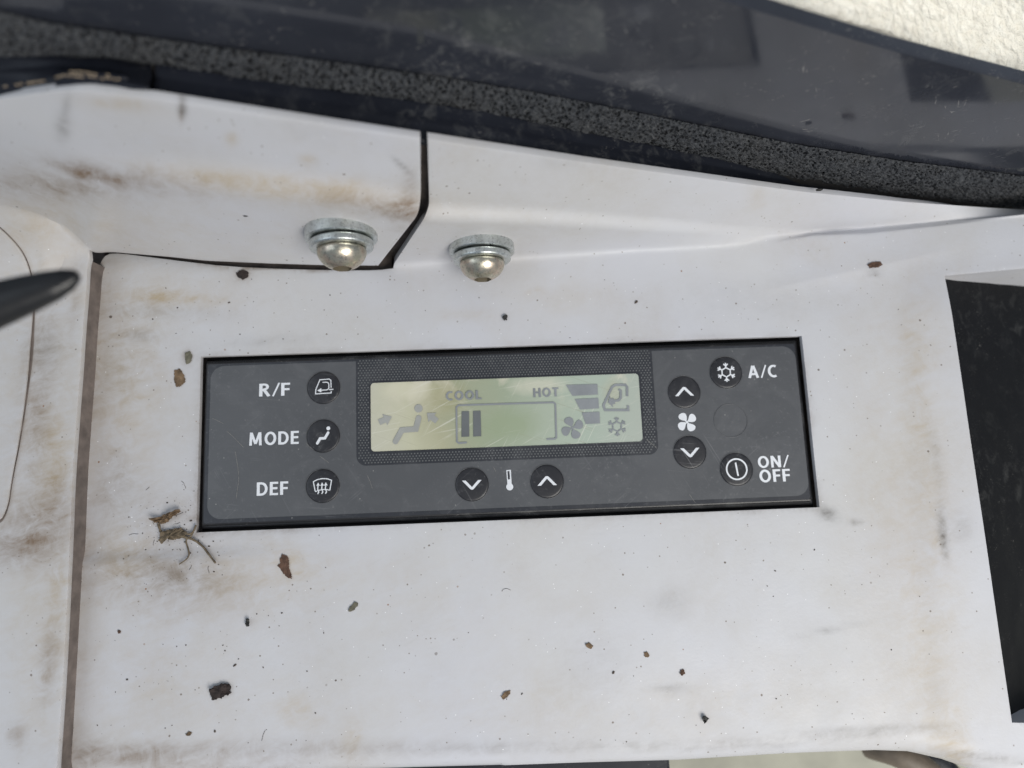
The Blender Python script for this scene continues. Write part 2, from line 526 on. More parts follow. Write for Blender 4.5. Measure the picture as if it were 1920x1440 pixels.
def dirt_shade_attr(o, seam=None):
    me = o.data
    at = me.color_attributes.new('dirt', 'FLOAT_COLOR', 'POINT')
    vals = []
    for v in me.vertices:
        x, y = project(o.matrix_world @ v.co)
        c = [0.0, 0.0, 0.0]
        for (sx, sy, rx, ry, cs, sn, ch, st) in STAIN_W:
            dx, dy = x - sx, y - sy
            if abs(dx) > 2.3 * max(rx, ry) or abs(dy) > 2.3 * max(rx, ry):
                continue
            a = (dx * cs + dy * sn) / rx
            b = (-dx * sn + dy * cs) / ry
            d = a * a + b * b
            if d < 5:
                c[ch] += st * math.exp(-d * 0.9)
        if seam:
            g0, g1 = seam(o.matrix_world @ v.co)
            c[0] += g0
            c[1] += g1
        vals += [c[0], c[1], c[2], 1.0]
    at.data.foreach_set('color', vals)


# ------------------------------------------------------------------ main moulding
def resample(pts, step):
    out = [Vector(pts[0])]
    for a, b in zip(pts, pts[1:]):
        a, b = Vector(a), Vector(b)
        n = max(1, int(round((b - a).length / step)))
        for i in range(1, n + 1):
            out.append(a.lerp(b, i / n))
    return out


def smooth_poly(pts, it=1):
    for _ in range(it):
        q = [pts[0]]
        for a, b in zip(pts, pts[1:]):
            q.append(tuple(x * .75 + y * .25 for x, y in zip(a, b)))
            q.append(tuple(x * .25 + y * .75 for x, y in zip(a, b)))
        q.append(pts[-1])
        pts = q
    return pts


def profile_grid(rows, ncol, nrow, smooth_it, fix=1):
    """rows: list of functions u -> Vector.  Each column is the polyline through the rows, resampled and rounded."""
    cols = []
    for j in range(ncol + 1):
        u = j / ncol
        ctl = [r(u) for r in rows]
        L = [0.0]
        for a, b in zip(ctl, ctl[1:]):
            L.append(L[-1] + (b - a).length)
        pts = []
        for i in range(nrow + 1):
            s = L[-1] * i / nrow
            for k in range(len(ctl) - 1):
                if s <= L[k + 1] + 1e-12:
                    t = (s - L[k]) / max(1e-9, L[k + 1] - L[k])
                    pts.append(ctl[k].lerp(ctl[k + 1], t))
                    break
        for _ in range(smooth_it):
            pts = [pts[i] if i < fix or i >= len(pts) - 1 else (pts[i - 1] + pts[i] * 2 + pts[i + 1]) * 0.25 for i in range(len(pts))]
        cols.append(pts)
    return cols


def polyfun(pts, conv):
    """pts: px polyline with an extra depth value per point; u runs evenly along px x"""
    x0, x1 = pts[0][0], pts[-1][0]

    def fn(u):
        x = x0 + (x1 - x0) * u
        y = interp([(p[0], p[1]) for p in pts], x)
        d = interp([(p[0], p[2]) for p in pts], x)
        return conv(x, y, d)
    return fn


BOLT_AT = (ony(640, 437, .0560), ony(903, 463, .0562))
# right-hand wall: fold line F, ledge B..A, top edge T
Fp = [(737, 497), (844, 488), (973, 481), (1192, 467), (1383, 460), (1455, 454), (1520, 441), (1623, 438), (1767, 423), (1920, 406), (2060, 390)]
XE = 2060
NC = 150


def Ffun(u, dy=0.0, dz=0.0):
    x = 737 + (XE - 737) * u
    p = onz(x, interp(Fp, x), 0.0)
    return Vector((p.x, p.y + dy, dz))


def Bfun(u):
    x = 796 + (XE - 796) * u
    if x < 1560:
        p = ony(x, interp([(796, 409), (1000, 417), (1240, 432), (1431, 441), (1560, 436)], x), interp([(796, .0562), (1000, .0572), (1240, .0588), (1431, .0606), (1560, .0622)], x))
    else:
        p = ony(x, interp([(1560, 436), (1767, 417), (1920, 402), (2060, 388)], x), interp([(1560, .0622), (2060, .0660)], x))
    return p


def Afun(u):
    x = 805 + (XE - 805) * u
    if x < 1560:
        p = ony(x, interp([(805, 386), (1000, 393), (1240, 412), (1431, 429), (1560, 432)], x), interp([(805, .0596), (1000, .0602), (1240, .0611), (1431, .0618), (1560, .0630)], x))
    else:
        p = ony(x, interp([(1560, 432), (1767, 414), (1920, 400), (2060, 387)], x), interp([(1560, .0630), (2060, .0668)], x))
    return p


TY = [(-150, .0715), (0, .0692), (140, .0668), (290, .0652), (802, .0635), (1100, .0642), (1500, .0664), (1920, .0695), (2060, .0705)]


def Tfun(u):
    x = 802 + (XE - 802) * u
    return ony(x, 5 + interp([(802, 256), (1100, 300), (1500, 354), (1700, 374), (1850, 384), (1920, 388), (2060, 386)], x), interp(TY, x))


SEAM = -0.005
cols = profile_grid([lambda u: Ffun(u, SEAM), lambda u: Ffun(u, SEAM * 0.5), lambda u: Ffun(u), Bfun, Afun, Tfun], NC, 56, 3)

# outline of the flat top (px, all on z = 0), seam row first
seam_row = [c[0] for c in cols]
left_edge = smooth_poly([(736, 503), (709, 507), (638, 507), (540, 505), (428, 500), (350, 491), (272, 481), (225, 475), (200, 476), (188, 492), (185, 510),
                         (181, 570), (175, 660), (166, 780), (157, 900), (148, 1024), (136, 1200), (127, 1331), (120, 1450)], 1)
bottom_edge = [(700, 1441), (1100, 1429), (1271, 1425), (1476, 1412), (1640, 1406), (1700, 1408), (1760, 1420), (1830, 1444), (1900, 1462), (2060, 1475)]
# AC opening and tray opening
AC_C = ((377, 668), (1503, 630), (1537, 952), (368, 998))
HX, HY = 0.0950, 0.0270
TR_L0, TR_L1 = onz(1770, 517), onz(1893, 1353)
tray_hole = [onz(1770, 517), onz(1920, 503), onz(2120, 486), onz(2150, 1358), onz(1893, 1353)]

foot = [c for c in cols[0][1:] if c.z < 0.0004]
outline = [Vector((p.x, p.y)) for p in reversed(seam_row)] + [Vector((p.x, p.y)) for p in foot]
outline += [onz(*p).to_2d() for p in left_edge[1:]]
bl = onz(112, 1470).to_2d()
outline += [bl]
ROLL = 0.0075
bot_w = [onz(x, y, -ROLL) for x, y in ([(112, 1452)] + bottom_edge)]
outline = outline[:-1] + [Vector((p.x, p.y)) for p in bot_w]
outline = [Vector(p) for p in outline]

pts2 = []
edges = []


def add_loop(loop, step=0.002):
    global pts2, edges
    L = []
    n = len(loop)
    for i in range(n):
        a, b = Vector(loop[i]), Vector(loop[(i + 1) % n])
        k = max(1, int(round((b - a).length / step)))
        for j in range(k):
            L.append(a.lerp(b, j / k))
    s = len(pts2)
    pts2 += L
    edges += [(s + i, s + (i + 1) % len(L)) for i in range(len(L))]
    return L


def inside(p, loop):
    c = False
    n = len(loop)
    j = n - 1
    for i in range(n):
        a, b = loop[i], loop[j]
        if (a[1] > p[1]) != (b[1] > p[1]) and p[0] < (b[0] - a[0]) * (p[1] - a[1]) / (b[1] - a[1]) + a[0]:
            c = not c
        j = i
    return c


def cdt_fill(outer, holes, step, keep_seam=0, skip=None):
    """triangulate outer minus holes with a dense interior grid; outer's first keep_seam points are kept as they are"""
    global pts2, edges
    pts2, edges = [], []
    seam = outer[:keep_seam]
    rest = outer[keep_seam - 1:] if keep_seam else outer
    if keep_seam:
        L = list(seam)
        chain = list(rest) + [outer[0]]
        for a, b in zip(chain, chain[1:]):
            k = max(1, int(round((b - a).length / 0.002)))
            for j in range(1, k + 1):
                L.append(a.lerp(b, j / k))
        L.pop()
        pts2 += L
        edges += [(i, (i + 1) % len(L)) for i in range(len(L))]
        outer_l = L
    else:
        outer_l = add_loop(outer)
    hole_l = [add_loop(h) for h in holes]
    xs = [p[0] for p in outer_l]
    ys = [p[1] for p in outer_l]
    y = min(ys)
    r = 0
    while y < max(ys):
        x = min(xs) + (0.5 * step if r % 2 else 0)
        while x < max(xs):
            p = (x, y)
            if not (skip and skip(p)) and inside(p, outer_l) and not any(inside(p, h) for h in hole_l):
                pts2.append(Vector(p))
            x += step
        y += step * 0.87
        r += 1
    v, e, f, *_ = delaunay_2d_cdt([Vector(p) for p in pts2], edges, [], 0, 1e-7)
    faces = []
    for t in f:
        c = sum((v[i] for i in t), Vector((0, 0))) / len(t)
        if inside(c, outer_l) and not any(inside(c, h) for h in hole_l):
            a = sum(v[t[i]].x * v[t[(i + 1) % len(t)]].y - v[t[(i + 1) % len(t)]].x * v[t[i]].y for i in range(len(t)))
            faces.append(list(t) if a > 0 else list(reversed(t)))
    return v, faces


ac_hole = [Vector((-HX, HY)), Vector((HX, HY)), Vector((HX, -HY)), Vector((-HX, -HY))]
bw = sorted([(p.x, p.y) for p in bot_w])
v2, f2 = cdt_fill(outline, [ac_hole, [p.to_2d() for p in tray_hole]], 0.0018, keep_seam=len(seam_row) + len(foot), skip=lambda p: p[1] - interp(bw, p[0]) < 0.0013)

bw = sorted([(p.x, p.y) for p in bot_w])
CR0, CR1 = onz(195, 1036), onz(470, 1030)
RID = [(onz(1690, 520).y, onz(1690, 520).x), (onz(1760, 1390).y, onz(1760, 1390).x)]
RID = sorted(RID)


def main_z(x, y):
    z = 0.0
    # roll-over along the bottom edge
    ye = interp(bw, x)
    d = y - ye
    if d < ROLL:
        t = max(0.0, min(1.0, 1 - d / ROLL))
        z -= ROLL * (1 - math.sqrt(max(0.0, 1 - t * t)))
    # flat boss round the climate unit ends in a soft crease at lower left
    s = sstep(CR0.y - 0.0035, CR0.y + 0.0008, y)
    fade = 1 - sstep(CR1.x - 0.02, CR1.x + 0.02, x)
    z += (1 - s) * fade * 0.0013 * (1 - sstep(CR0.y - 0.012, CR0.y - 0.05, y) if False else 1) * sstep(-0.14, -0.122, x)
    z *= 1.0
    # frame of the tray opening stands a little proud
    xr = interp(RID, y)
    z += 0.0011 * sstep(xr - 0.005, xr + 0.006, x) * (1 - sstep(0.030, 0.052, y))
    # waviness of a warm moulding
    z += 0.00035 * noise.noise(Vector((x * 22, y * 22, 1.7)))
    # keep the wall seam and the opening flat enough to meet their neighbours
    return z


ROW = len(cols[0])
V = [Vector((p.x, p.y, 0.0)) for p in v2]
fade_seam = []
footz = [(p.x, p.y, p.z) for p in foot]
for p in V:
    # fade height detail to zero at the seam so the wall meets it
    x, y = p.x, p.y
    best = 1.0
    if y > 0.044:
        k = min(range(len(seam_row)), key=lambda i: abs(seam_row[i].x - x))
        if x > seam_row[0].x - 0.001:
            best = sstep(0.0, 0.006, seam_row[k].y - y)
    p.z = main_z(x, y) * best
    for (a_, b_, c_) in footz:
        if abs(a_ - x) < 1e-6 and abs(b_ - y) < 1e-6:
            p.z = c_
verts = list(V)
faces = list(f2)
base = len(verts)
for c in cols:
    verts += c
for j in range(NC):
    for i in range(ROW - 1):
        a = base + j * ROW + i
        faces.append([a, a + ROW, a + ROW + 1, a + 1])
console = mesh('console', verts, faces, WHITE, None, True)
bm = bmesh.new()
bm.from_mesh(console.data)
bmesh.ops.remove_doubles(bm, verts=bm.verts, dist=2e-5)
bm.to_mesh(console.data)
bm.free()
for p in console.data.polygons: p.use_smooth = True
left_w = sorted([(p_.y, p_.x) for p_ in (onz(*q_) for q_ in left_edge if q_[1] > 490)])


def console_seam(p):
    # grime packed round the opening and along the left gap
    dx = max(abs(p.x) - HX, 0.0)
    dy = max(abs(p.y) - HY, 0.0)
    d = math.hypot(dx, dy)
    k = 0.5 + 0.9 * noise.noise(Vector((p.x * 90, p.y * 90, 2)))
    low = 1.5 if p.y < 0 and p.x < -0.05 else 0.8
    g = 0.42 * math.exp(-d / 0.0011) * max(0, k) * low
    dl = abs(p.x - interp(left_w, p.y)) if p.y < 0.06 else 1
    k2 = max(0, 0.55 + 0.9 * noise.noise(Vector((p.x * 60, p.y * 60, 9))))
    b = 0.45 * math.exp(-dl / 0.0014) * k2 + 0.25 * math.exp(-dl / 0.006) * k2
    for q in BOLT_AT:
        b += 0.16 * math.exp(-((p - q).length / 0.012) ** 2)  # dirt and painted contact shadow round the bolts
    return b + g * 0.7, g * 0.5


dirt_shade_attr(console, console_seam)
so = console.modifiers.new('thickness', 'SOLIDIFY')
so.thickness = 0.0019
so.offset = -1
bevel(console, 0.0005, 3, 55)
tag(console, 'dirty light grey plastic console panel with rectangular opening holding the climate control', 'console panel')

# white inner walls of the tray opening (top and bottom), deeper to the right
for (a, b) in ((tray_hole[0], tray_hole[2]), (tray_hole[4], tray_hole[3])):
    n = 12
    vs = []
    sgn = 1 if a.y > 0 else -1
    for i in range(n + 1):
        p = a.lerp(b, i / n)
        dep = 0.0012 + 0.014 * (i / n) ** 1.0 * 2.2
        vs += [Vector((p.x, p.y + sgn * 0.0004, -0.0012)), Vector((p.x, p.y - sgn * 0.0002, -dep - 0.0025))]
    fs = [[2 * i, 2 * i + 1, 2 * i + 3, 2 * i + 2] for i in range(n)]
    o = mesh('opening_wall', vs, fs, WHITE, console, True)
    dirt_shade_attr(o)

# return flange of the moulding, seen inside the upright gap, and the ledge under the left cover
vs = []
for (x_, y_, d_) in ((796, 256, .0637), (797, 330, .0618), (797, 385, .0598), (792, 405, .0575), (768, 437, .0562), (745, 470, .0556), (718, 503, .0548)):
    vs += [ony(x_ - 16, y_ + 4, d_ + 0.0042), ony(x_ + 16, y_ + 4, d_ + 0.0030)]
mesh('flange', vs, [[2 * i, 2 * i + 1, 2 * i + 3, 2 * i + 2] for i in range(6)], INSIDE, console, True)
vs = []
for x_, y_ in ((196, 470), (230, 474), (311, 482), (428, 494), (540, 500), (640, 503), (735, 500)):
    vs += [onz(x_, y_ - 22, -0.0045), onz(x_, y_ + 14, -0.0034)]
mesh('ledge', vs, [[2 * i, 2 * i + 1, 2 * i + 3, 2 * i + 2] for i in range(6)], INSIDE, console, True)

# ------------------------------------------------------------------ storage tray
tl, tr_, br_, b_l = tray_hole[0], tray_hole[2], tray_hole[3], tray_hole[4]


def tray_pt(u, v_):
    p = tl.lerp(tr_, u).lerp(b_l.lerp(br_, u), v_)
    z = -0.0030 - 0.030 * u + 0.0004 * noise.noise(Vector((u * 9, v_ * 14, 0)))
    if v_ < 0.03: z += 0.0
    return Vector((p.x, p.y + 0.0008 * (1 - 2 * v_), z))


vs, fs = [], []
NU, NV = 16, 60
for i in range(NU + 1):
    for j in range(NV + 1):
        vs.append(tray_pt(i / NU * 1.0 - 0.04, j / NV * 1.02 - 0.01))
for i in range(NU):
    for j in range(NV):
        a = i * (NV + 1) + j
        fs.append([a, a + 1, a + NV + 2, a + NV + 1])
tray = mesh('storage_tray', vs, fs, TRAY, None, True)
tray.modifiers.new('thickness', 'SOLIDIFY').thickness = 0.002
tag(tray, 'black scuffed plastic tray sunk in the opening right of the climate control', 'tray')

# ------------------------------------------------------------------ left moulding (side cover)
XL = -120
Tl = [(x_, y_ + 5, interp(TY, x_)) for x_, y_ in ((XL, 205), (0, 180), (60, 171), (105, 165), (140, 164), (290, 180), (500, 211), (788, 254))]
Al = [(XL, 320, .0703), (0, 299, .0688), (155, 284, .0664), (330, 299, .0642), (467, 311, .0625), (640, 338, .0607), (789, 368, .0596)]
Bl = [(XL, 366, .0696), (0, 346, .0682), (194, 338, .0645), (311, 346, .0612), (467, 363, .0588), (640, 376, .0570), (785, 401, .0562)]
# bottom: px plus height z
Gl = [(XL, 392, .030), (0, 386, .028), (60, 398, .024), (117, 422, .017), (150, 450, .012), (172, 476, .008), (190, 474, .0055), (204, 472, .0045), (311, 481, .0035),
      (389, 489, .003), (505, 494, .003), (600, 497, .003), (709, 498, .003)]
NL = 150
rowsL = [polyfun(Gl, lambda x, y, d: onz(x, y, d)), polyfun(Bl, ony), polyfun(Al, ony), polyfun(Tl, ony)]
colsL = profile_grid(rowsL, NL, 50, 4)
# smooth along the length too, so the bends read as moulded
for _ in range(6):
    new = [list(c) for c in colsL]
    for j in range(1, NL):
        for i in range(len(colsL[0])):
            new[j][i] = (colsL[j - 1][i] + colsL[j][i] * 2 + colsL[j + 1][i]) * 0.25
    colsL = new
# plate left of the gap: continues from the lower edge of the wall
k172 = max(j for j in range(NL + 1) if XL + (709 - XL) * j / NL <= 172)
low = [colsL[j][0] for j in range(k172 + 1)]
PZ = 0.008
gapL = smooth_poly([(170, 486), (165, 500), (162, 540), (155, 620), (151, 690), (143, 790), (135, 900), (131, 1012), (122, 1200), (116, 1305), (106, 1450), (104, 1500)], 1)
outl = [Vector((p.x, p.y)) for p in low] + [onz(x, y, PZ).to_2d() for x, y in gapL] + [onz(XL, 1500, PZ).to_2d()]
vL, fL = cdt_fill(outl, [], 0.002, keep_seam=len(low))
lowx = [(p.x, p.y, p.z) for p in low]


def plate_z(x, y):
    dmin, zz = 9, PZ
    for (a, b, c) in lowx:
        d = math.hypot(a - x, b - y)
        if d < dmin:
            dmin, zz = d, c
    return PZ + (zz - PZ) * math.exp(-(dmin / 0.0085) ** 1.3) + 0.0002 * noise.noise(Vector((x * 30, y * 30, 5)))


verts = []
for i, p in enumerate(vL):
    z = plate_z(p.x, p.y)
    verts.append(Vector((p.x, p.y, z)))
for i in range(len(vL)):
    for q in low:
        if abs(q.x - vL[i].x) < 1e-6 and abs(q.y - vL[i].y) < 1e-6:
            verts[i].z = q.z
faces = list(fL)
base = len(verts)
ROW = len(colsL[0])
for c in colsL:
    verts += c
for j in range(NL):
    for i in range(ROW - 1):
        a = base + j * ROW + i
        faces.append([a, a + ROW, a + ROW + 1, a + 1])
cover = mesh('side_cover', verts, faces, WHITE, None, True)
bm = bmesh.new()
bm.from_mesh(cover.data)
bmesh.ops.remove_doubles(bm, verts=bm.verts, dist=2e-5)
bm.to_mesh(cover.data)
bm.free()
for p in cover.data.polygons: p.use_smooth = True
dirt_shade_attr(cover, lambda p: (sum(0.2 * math.exp(-((p - q).length / 0.012) ** 2) for q in BOLT_AT), 0.0))  # brown halo at the bolts: dirt plus contact shadow in the colour
so = cover.modifiers.new('thickness', 'SOLIDIFY')
so.thickness = 0.0019
so.offset = -1
bevel(cover, 0.0003, 2, 55)
tag(cover, 'stained light grey side cover wrapping the left edge and upper left, bolted on', 'console cover')
# skirt going down into the gap
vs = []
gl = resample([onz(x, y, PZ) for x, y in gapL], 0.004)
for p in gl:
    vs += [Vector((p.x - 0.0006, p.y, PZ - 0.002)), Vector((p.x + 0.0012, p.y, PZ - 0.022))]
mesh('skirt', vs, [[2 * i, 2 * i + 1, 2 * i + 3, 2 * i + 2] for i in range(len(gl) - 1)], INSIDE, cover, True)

# inset plate on the left cover
ins = smooth_poly([(-90, 428), (0, 432), (35, 440), (60, 458), (71, 482), (72, 505), (66, 560), (60, 640), (54, 720), (40, 820), (24, 900), (18, 950), (0, 984), (-90, 1000)], 2)
insw = [onz(x, y, PZ) for x, y in ins]


def plate_sheet(name, pts, z_off, mat, parent, grow=0.0, thick=0.0):
    c = sum((Vector((p.x, p.y, 0)) for p in pts), Vector()) / len(pts)
    q = []
    for p in pts:
        d = Vector((p.x, p.y, 0)) - c
        q.append(Vector((p.x, p.y)) + d.normalized().to_2d() * grow)
    v, f = cdt_fill(q, [], 0.0025)
    vs = [Vector((a.x, a.y, plate_z(a.x, a.y) + z_off)) for a in v]
    o = mesh(name, vs, f, mat, parent, True)
    if thick:
        s = o.modifiers.new('thickness', 'SOLIDIFY')
        s.thickness = thick
        s.offset = -1
        bevel(o, 0.0003, 3, 50)
    return o


g_ = plate_sheet('inset_groove', insw, 0.00015, INSIDE, cover, grow=0.0007)
ip = plate_sheet('inset_plate', insw, 0.0010, WHITE, cover, thick=0.0005)
dirt_shade_attr(ip)

# dark frame under the mouldings: what one sees through the gaps
fr = bmesh.new()
vs = [onz(-200, 380, -0.024), onz(2300, 380, -0.045), onz(2300, 1330, -0.045), onz(-200, 1330, -0.024)]
frame = mesh('frame', [Vector((-0.21, 0.090, -0.022)), Vector((0.21, 0.090, -0.046)), Vector((0.21, -0.10, -0.046)), Vector((-0.21, -0.10, -0.022)),
                               Vector((-0.21, 0.090, -0.030)), Vector((0.21, 0.090, -0.054)), Vector((0.21, -0.10, -0.054)), Vector((-0.21, -0.10, -0.030))],
             [[0, 3, 2, 1], [4, 5, 6, 7], [0, 1, 5, 4], [1, 2, 6, 5], [2, 3, 7, 6], [3, 0, 4, 7]], INSIDE, console)
fr.free()
# near-black sheet added behind the upright walls to keep the gaps dark
vs = []
for j in range(61):
    x = -900 + 3100 * j / 60
    k_ = interp(TY, x) + 0.004
    e_ = ony(x, interp([(-250, 215), (0, 186), (105, 171), (290, 186), (802, 262), (1100, 306), (1500, 359), (1700, 378), (1920, 392), (2200, 392)], x), k_)
    g_ = ony(x, interp([(-200, 92), (100, 84), (290, 101), (900, 188), (1500, 318), (1900, 370), (2150, 372)], x), .0774)
    vs += [g_, e_ + Vector((0, 0.002, -0.003)), Vector((e_.x, k_, -0.03))]
mesh('added_dark_backing', vs, [[3 * j + q, 3 * j + q + 1, 3 * j + q + 4, 3 * j + q + 3] for j in range(60) for q in (0, 1)], VOID, console)


# ------------------------------------------------------------------ lathe and stroke helpers
def lathe(prof, seg=48):
    """prof: (r, z) pairs from the axis outward and back"""
    bm = bmesh.new()
    rings = []
    for r, z in prof:
        if r < 1e-9:
            rings.append([bm.verts.new((0, 0, z))])
        else:
            rings.append([bm.verts.new((r * math.cos(2 * math.pi * k / seg), r * math.sin(2 * math.pi * k / seg), z)) for k in range(seg)])
    for a, b in zip(rings, rings[1:]):
        for k in range(seg):
            k2 = (k + 1) % seg
            if len(a) == 1 and len(b) == 1: continue
            if len(a) == 1: bm.faces.new((a[0], b[k], b[k2]))
            elif len(b) == 1: bm.faces.new((a[k], b[0], a[k2]))
            else: bm.faces.new((a[k], b[k], b[k2], a[k2]))
    return bm


def stroke(pts, w_, cap='butt', closed=False):
    """flat ribbon polygons along a polyline: list of quads + round joints, as (verts, faces)"""
    vs, fs = [], []
    n = len(pts)
    pts = [p for i_, p in enumerate(pts) if i_ == 0 or (Vector(p) - Vector(pts[i_ - 1])).length > 1e-9]
    n = len(pts)
    P = [Vector(p) for p in pts]
    segs = [(P[i], P[(i + 1) % n]) for i in range(n if closed else n - 1)]
    # mitred offset
    L, R = [], []
    for i in range(n):
        if closed or 0 < i < n - 1:
            a, b, c = P[i - 1], P[i], P[(i + 1) % n]
            d1 = (b - a).normalized()
            d2 = (c - b).normalized()
            t = (d1 + d2)
            t = t.normalized() if t.length > 1e-6 else d1
            nrm = Vector((-t.y, t.x))
            k = max(0.35, nrm.dot(Vector((-d1.y, d1.x))))
            off = nrm * (w_ / 2 / k)
        else:
            d = (P[1] - P[0]).normalized() if i == 0 else (P[-1] - P[-2]).normalized()
            off = Vector((-d.y, d.x)) * (w_ / 2)
        L.append(P[i] + off)
        R.append(P[i] - off)
    vs = L + R
    m = n if closed else n - 1
    for i in range(m):
        j = (i + 1) % n
        fs.append([i, i + n, j + n, j])
    if cap == 'round' and not closed:
        for c in (P[0], P[-1]):
            s = len(vs)
            vs += [c + Vector((math.cos(k * math.pi / 6), math.sin(k * math.pi / 6))) * (w_ / 2) for k in range(12)]
            fs.append(list(range(s, s + 12)))
    return vs, fs


def disc(c, r, n=24):
    return [Vector(c) + Vector((math.cos(2 * math.pi * k / n), math.sin(2 * math.pi * k / n))) * r for k in range(n)], [list(range(n))]


def poly(pts):
    return [Vector(p) for p in pts], [list(range(len(pts)))]


def round_rect(x0, y0, x1, y1, r, n=8, corners=(1, 1, 1, 1)):
    """corners: bl br tr tl"""
    pts = []
    for k, (cx, cy, a0) in enumerate(((x0, y0, 180), (x1, y0, 270), (x1, y1, 0), (x0, y1, 90))):
        rr = r if corners[k] else 0
        ox = cx + (rr if k in (0, 3) else -rr)
        oy = cy + (rr if k in (0, 1) else -rr)
        if not rr:
            pts.append((ox, oy))
            continue
        for i in range(n + 1):
            a = math.radians(a0 + 90 * i / n)
            pts.append((ox + rr * math.cos(a), oy + rr * math.sin(a)))
    return pts


def flat(name, shapes, z, mat, parent, thick=0.00004, origin=(0, 0), scale=1.0):
    """shapes: list of (verts2d, faces); extruded a hair so that it is a printed film with body"""
    bm = bmesh.new()
    lift = 0.0
    for vs, fs in shapes:
        for f in fs:
            bm.faces.new([bm.verts.new((origin[0] + vs[i][0] * scale, origin[1] + vs[i][1] * scale, z + lift)) for i in f])
            if len(fs) < 200:
                lift += 0.0000015
    for f in bm.faces:
        f.normal_update()
        if f.normal.z < 0: f.normal_flip()
    me = bpy.data.meshes.new(name)
    bm.to_mesh(me)
    bm.free()
    o = link(name, me, mat, parent)
    return o


def arc(cx, cy, rx, ry, a0, a1, n=14):
    return [(cx + rx * math.cos(math.radians(a0 + (a1 - a0) * k / n)), cy + ry * math.sin(math.radians(a0 + (a1 - a0) * k / n))) for k in range(n + 1)]


def glyph(ch, w_):
    """bold sans letter of cap height 1: (advance, strokes); w_ is the stem"""
    h = w_ / 2
    t = w_ * 0.86          # horizontal bars are a little thinner
    u = t / 2
    if ch == 'E': return 0.52, [([(h, 0), (h, 1)], w_, 0), ([(h, u), (.52, u)], t, 0), ([(h, .52), (.48, .52)], t, 0), ([(h, 1 - u), (.52, 1 - u)], t, 0)]
    if ch == 'F': return 0.50, [([(h, 0), (h, 1)], w_, 0), ([(h, .50), (.47, .50)], t, 0), ([(h, 1 - u), (.50, 1 - u)], t, 0)]
    if ch == 'L': return 0.50, [([(h, 0), (h, 1)], w_, 0), ([(h, u), (.50, u)], t, 0)]
    if ch == 'H': return 0.66, [([(h, 0), (h, 1)], w_, 0), ([(.66 - h, 0), (.66 - h, 1)], w_, 0), ([(h, .52), (.66 - h, .52)], t, 0)]
    if ch == 'T': return 0.56, [([(.28, 0), (.28, 1)], w_, 0), ([(0, 1 - u), (.56, 1 - u)], t, 0)]
    if ch == 'D': return 0.68, [([(h, 0), (h, 1)], w_, 0), ([(h, 1 - u), (.28, 1 - u)] + arc(.28, .5, .40 - h, .5 - u, 90, -90) + [(h, u)], t * 1.06, 0)]
    if ch == 'O': return 0.76, [(arc(.38, .5, .38 - h, .51 - u, 0, 345, 23), w_ * .95, 1)]
    if ch == 'C': return 0.62, [(arc(.40, .5, .40 - h, .51 - u, 62, 298, 18) + [(.60, .06)], w_ * .93, 0)] if False else [(arc(.40, .5, .40 - h, .51 - u, 58, 302, 20), w_ * .93, 0)]
    if ch == 'M': return 0.90, [([(.06 + h * .8, 0), (.06 + h * 1.2, 1)], w_ * .92, 0), ([(.84 - h * .8, 0), (.84 - h * 1.2, 1)], w_ * .92, 0),
                                ([(.06 + h * 1.35, .98), (.45, .12)], w_ * .86, 0), ([(.84 - h * 1.35, .98), (.45, .12)], w_ * .86, 0)]
    if ch == 'N': return 0.68, [([(h, 0), (h, 1)], w_ * .95, 0), ([(.68 - h, 0), (.68 - h, 1)], w_ * .95, 0), ([(h * 1.1, .96), (.68 - h * 1.1, .04)], w_ * .98, 0)]
    if ch == 'A': return 0.70, [([(h * .75, 0), (.33, 1)], w_ * .95, 0), ([(.70 - h * .75, 0), (.37, 1)], w_ * .95, 0), ([(.18, .31), (.52, .31)], t, 0)]
    if ch == 'R': return 0.60, [([(h, 0), (h, 1)], w_, 0), ([(h, 1 - u), (.30, 1 - u)] + arc(.30, .735, .26 - h, .265 - u, 90, -90, 10) + [(h, .47 + u * .0)], t, 0),
                                ([(.30, .47), (.55, 0)], w_ * 1.0, 0)]
    if ch == '/': return 0.44, [([(.05, -.02), (.40, 1.02)], w_ * .55, 0)]
    return 0.3, []


def text_obj(name, txt, x0, y0, x1, y1, z, mat, parent, stem=0.2, gap=0.12):
    shapes, x = [], 0.0
    for ch in txt:
        adv, st = glyph(ch, stem)
        for pts, wd, closed in st:
            v, f = stroke([(x + a, b) for a, b in pts], wd, closed=bool(closed))
            shapes.append((v, f))
        x += adv + gap * (0.55 if ch == '/' else 1.0)
    tot = x - gap
    sh = [([(x0 + v[0] / tot * (x1 - x0), y0 + v[1] * (y1 - y0)) for v in vs], fs) for vs, fs in shapes]
    return flat(name, sh, z, mat, parent)


# ------------------------------------------------------------------ climate control unit
unit = empty('climate_control', (0, 0, 0))
tag(unit, 'dark grey climate control unit with small display and nine round buttons', 'control panel')
ZF = -0.0012          # printed face


def fpt(px, py):
    p = onz(px, py, ZF)
    return p.x, p.y


def box_bm(x0, y0, z0, x1, y1, z1):
    bm = bmesh.new()
    vs = [bm.verts.new(p) for p in ((x0, y0, z0), (x1, y0, z0), (x1, y1, z0), (x0, y1, z0), (x0, y0, z1), (x1, y0, z1), (x1, y1, z1), (x0, y1, z1))]
    for f in ((0, 3, 2, 1), (4, 5, 6, 7), (0, 1, 5, 4), (1, 2, 6, 5), (2, 3, 7, 6), (3, 0, 4, 7)):
        bm.faces.new([vs[i] for i in f])
    return bm


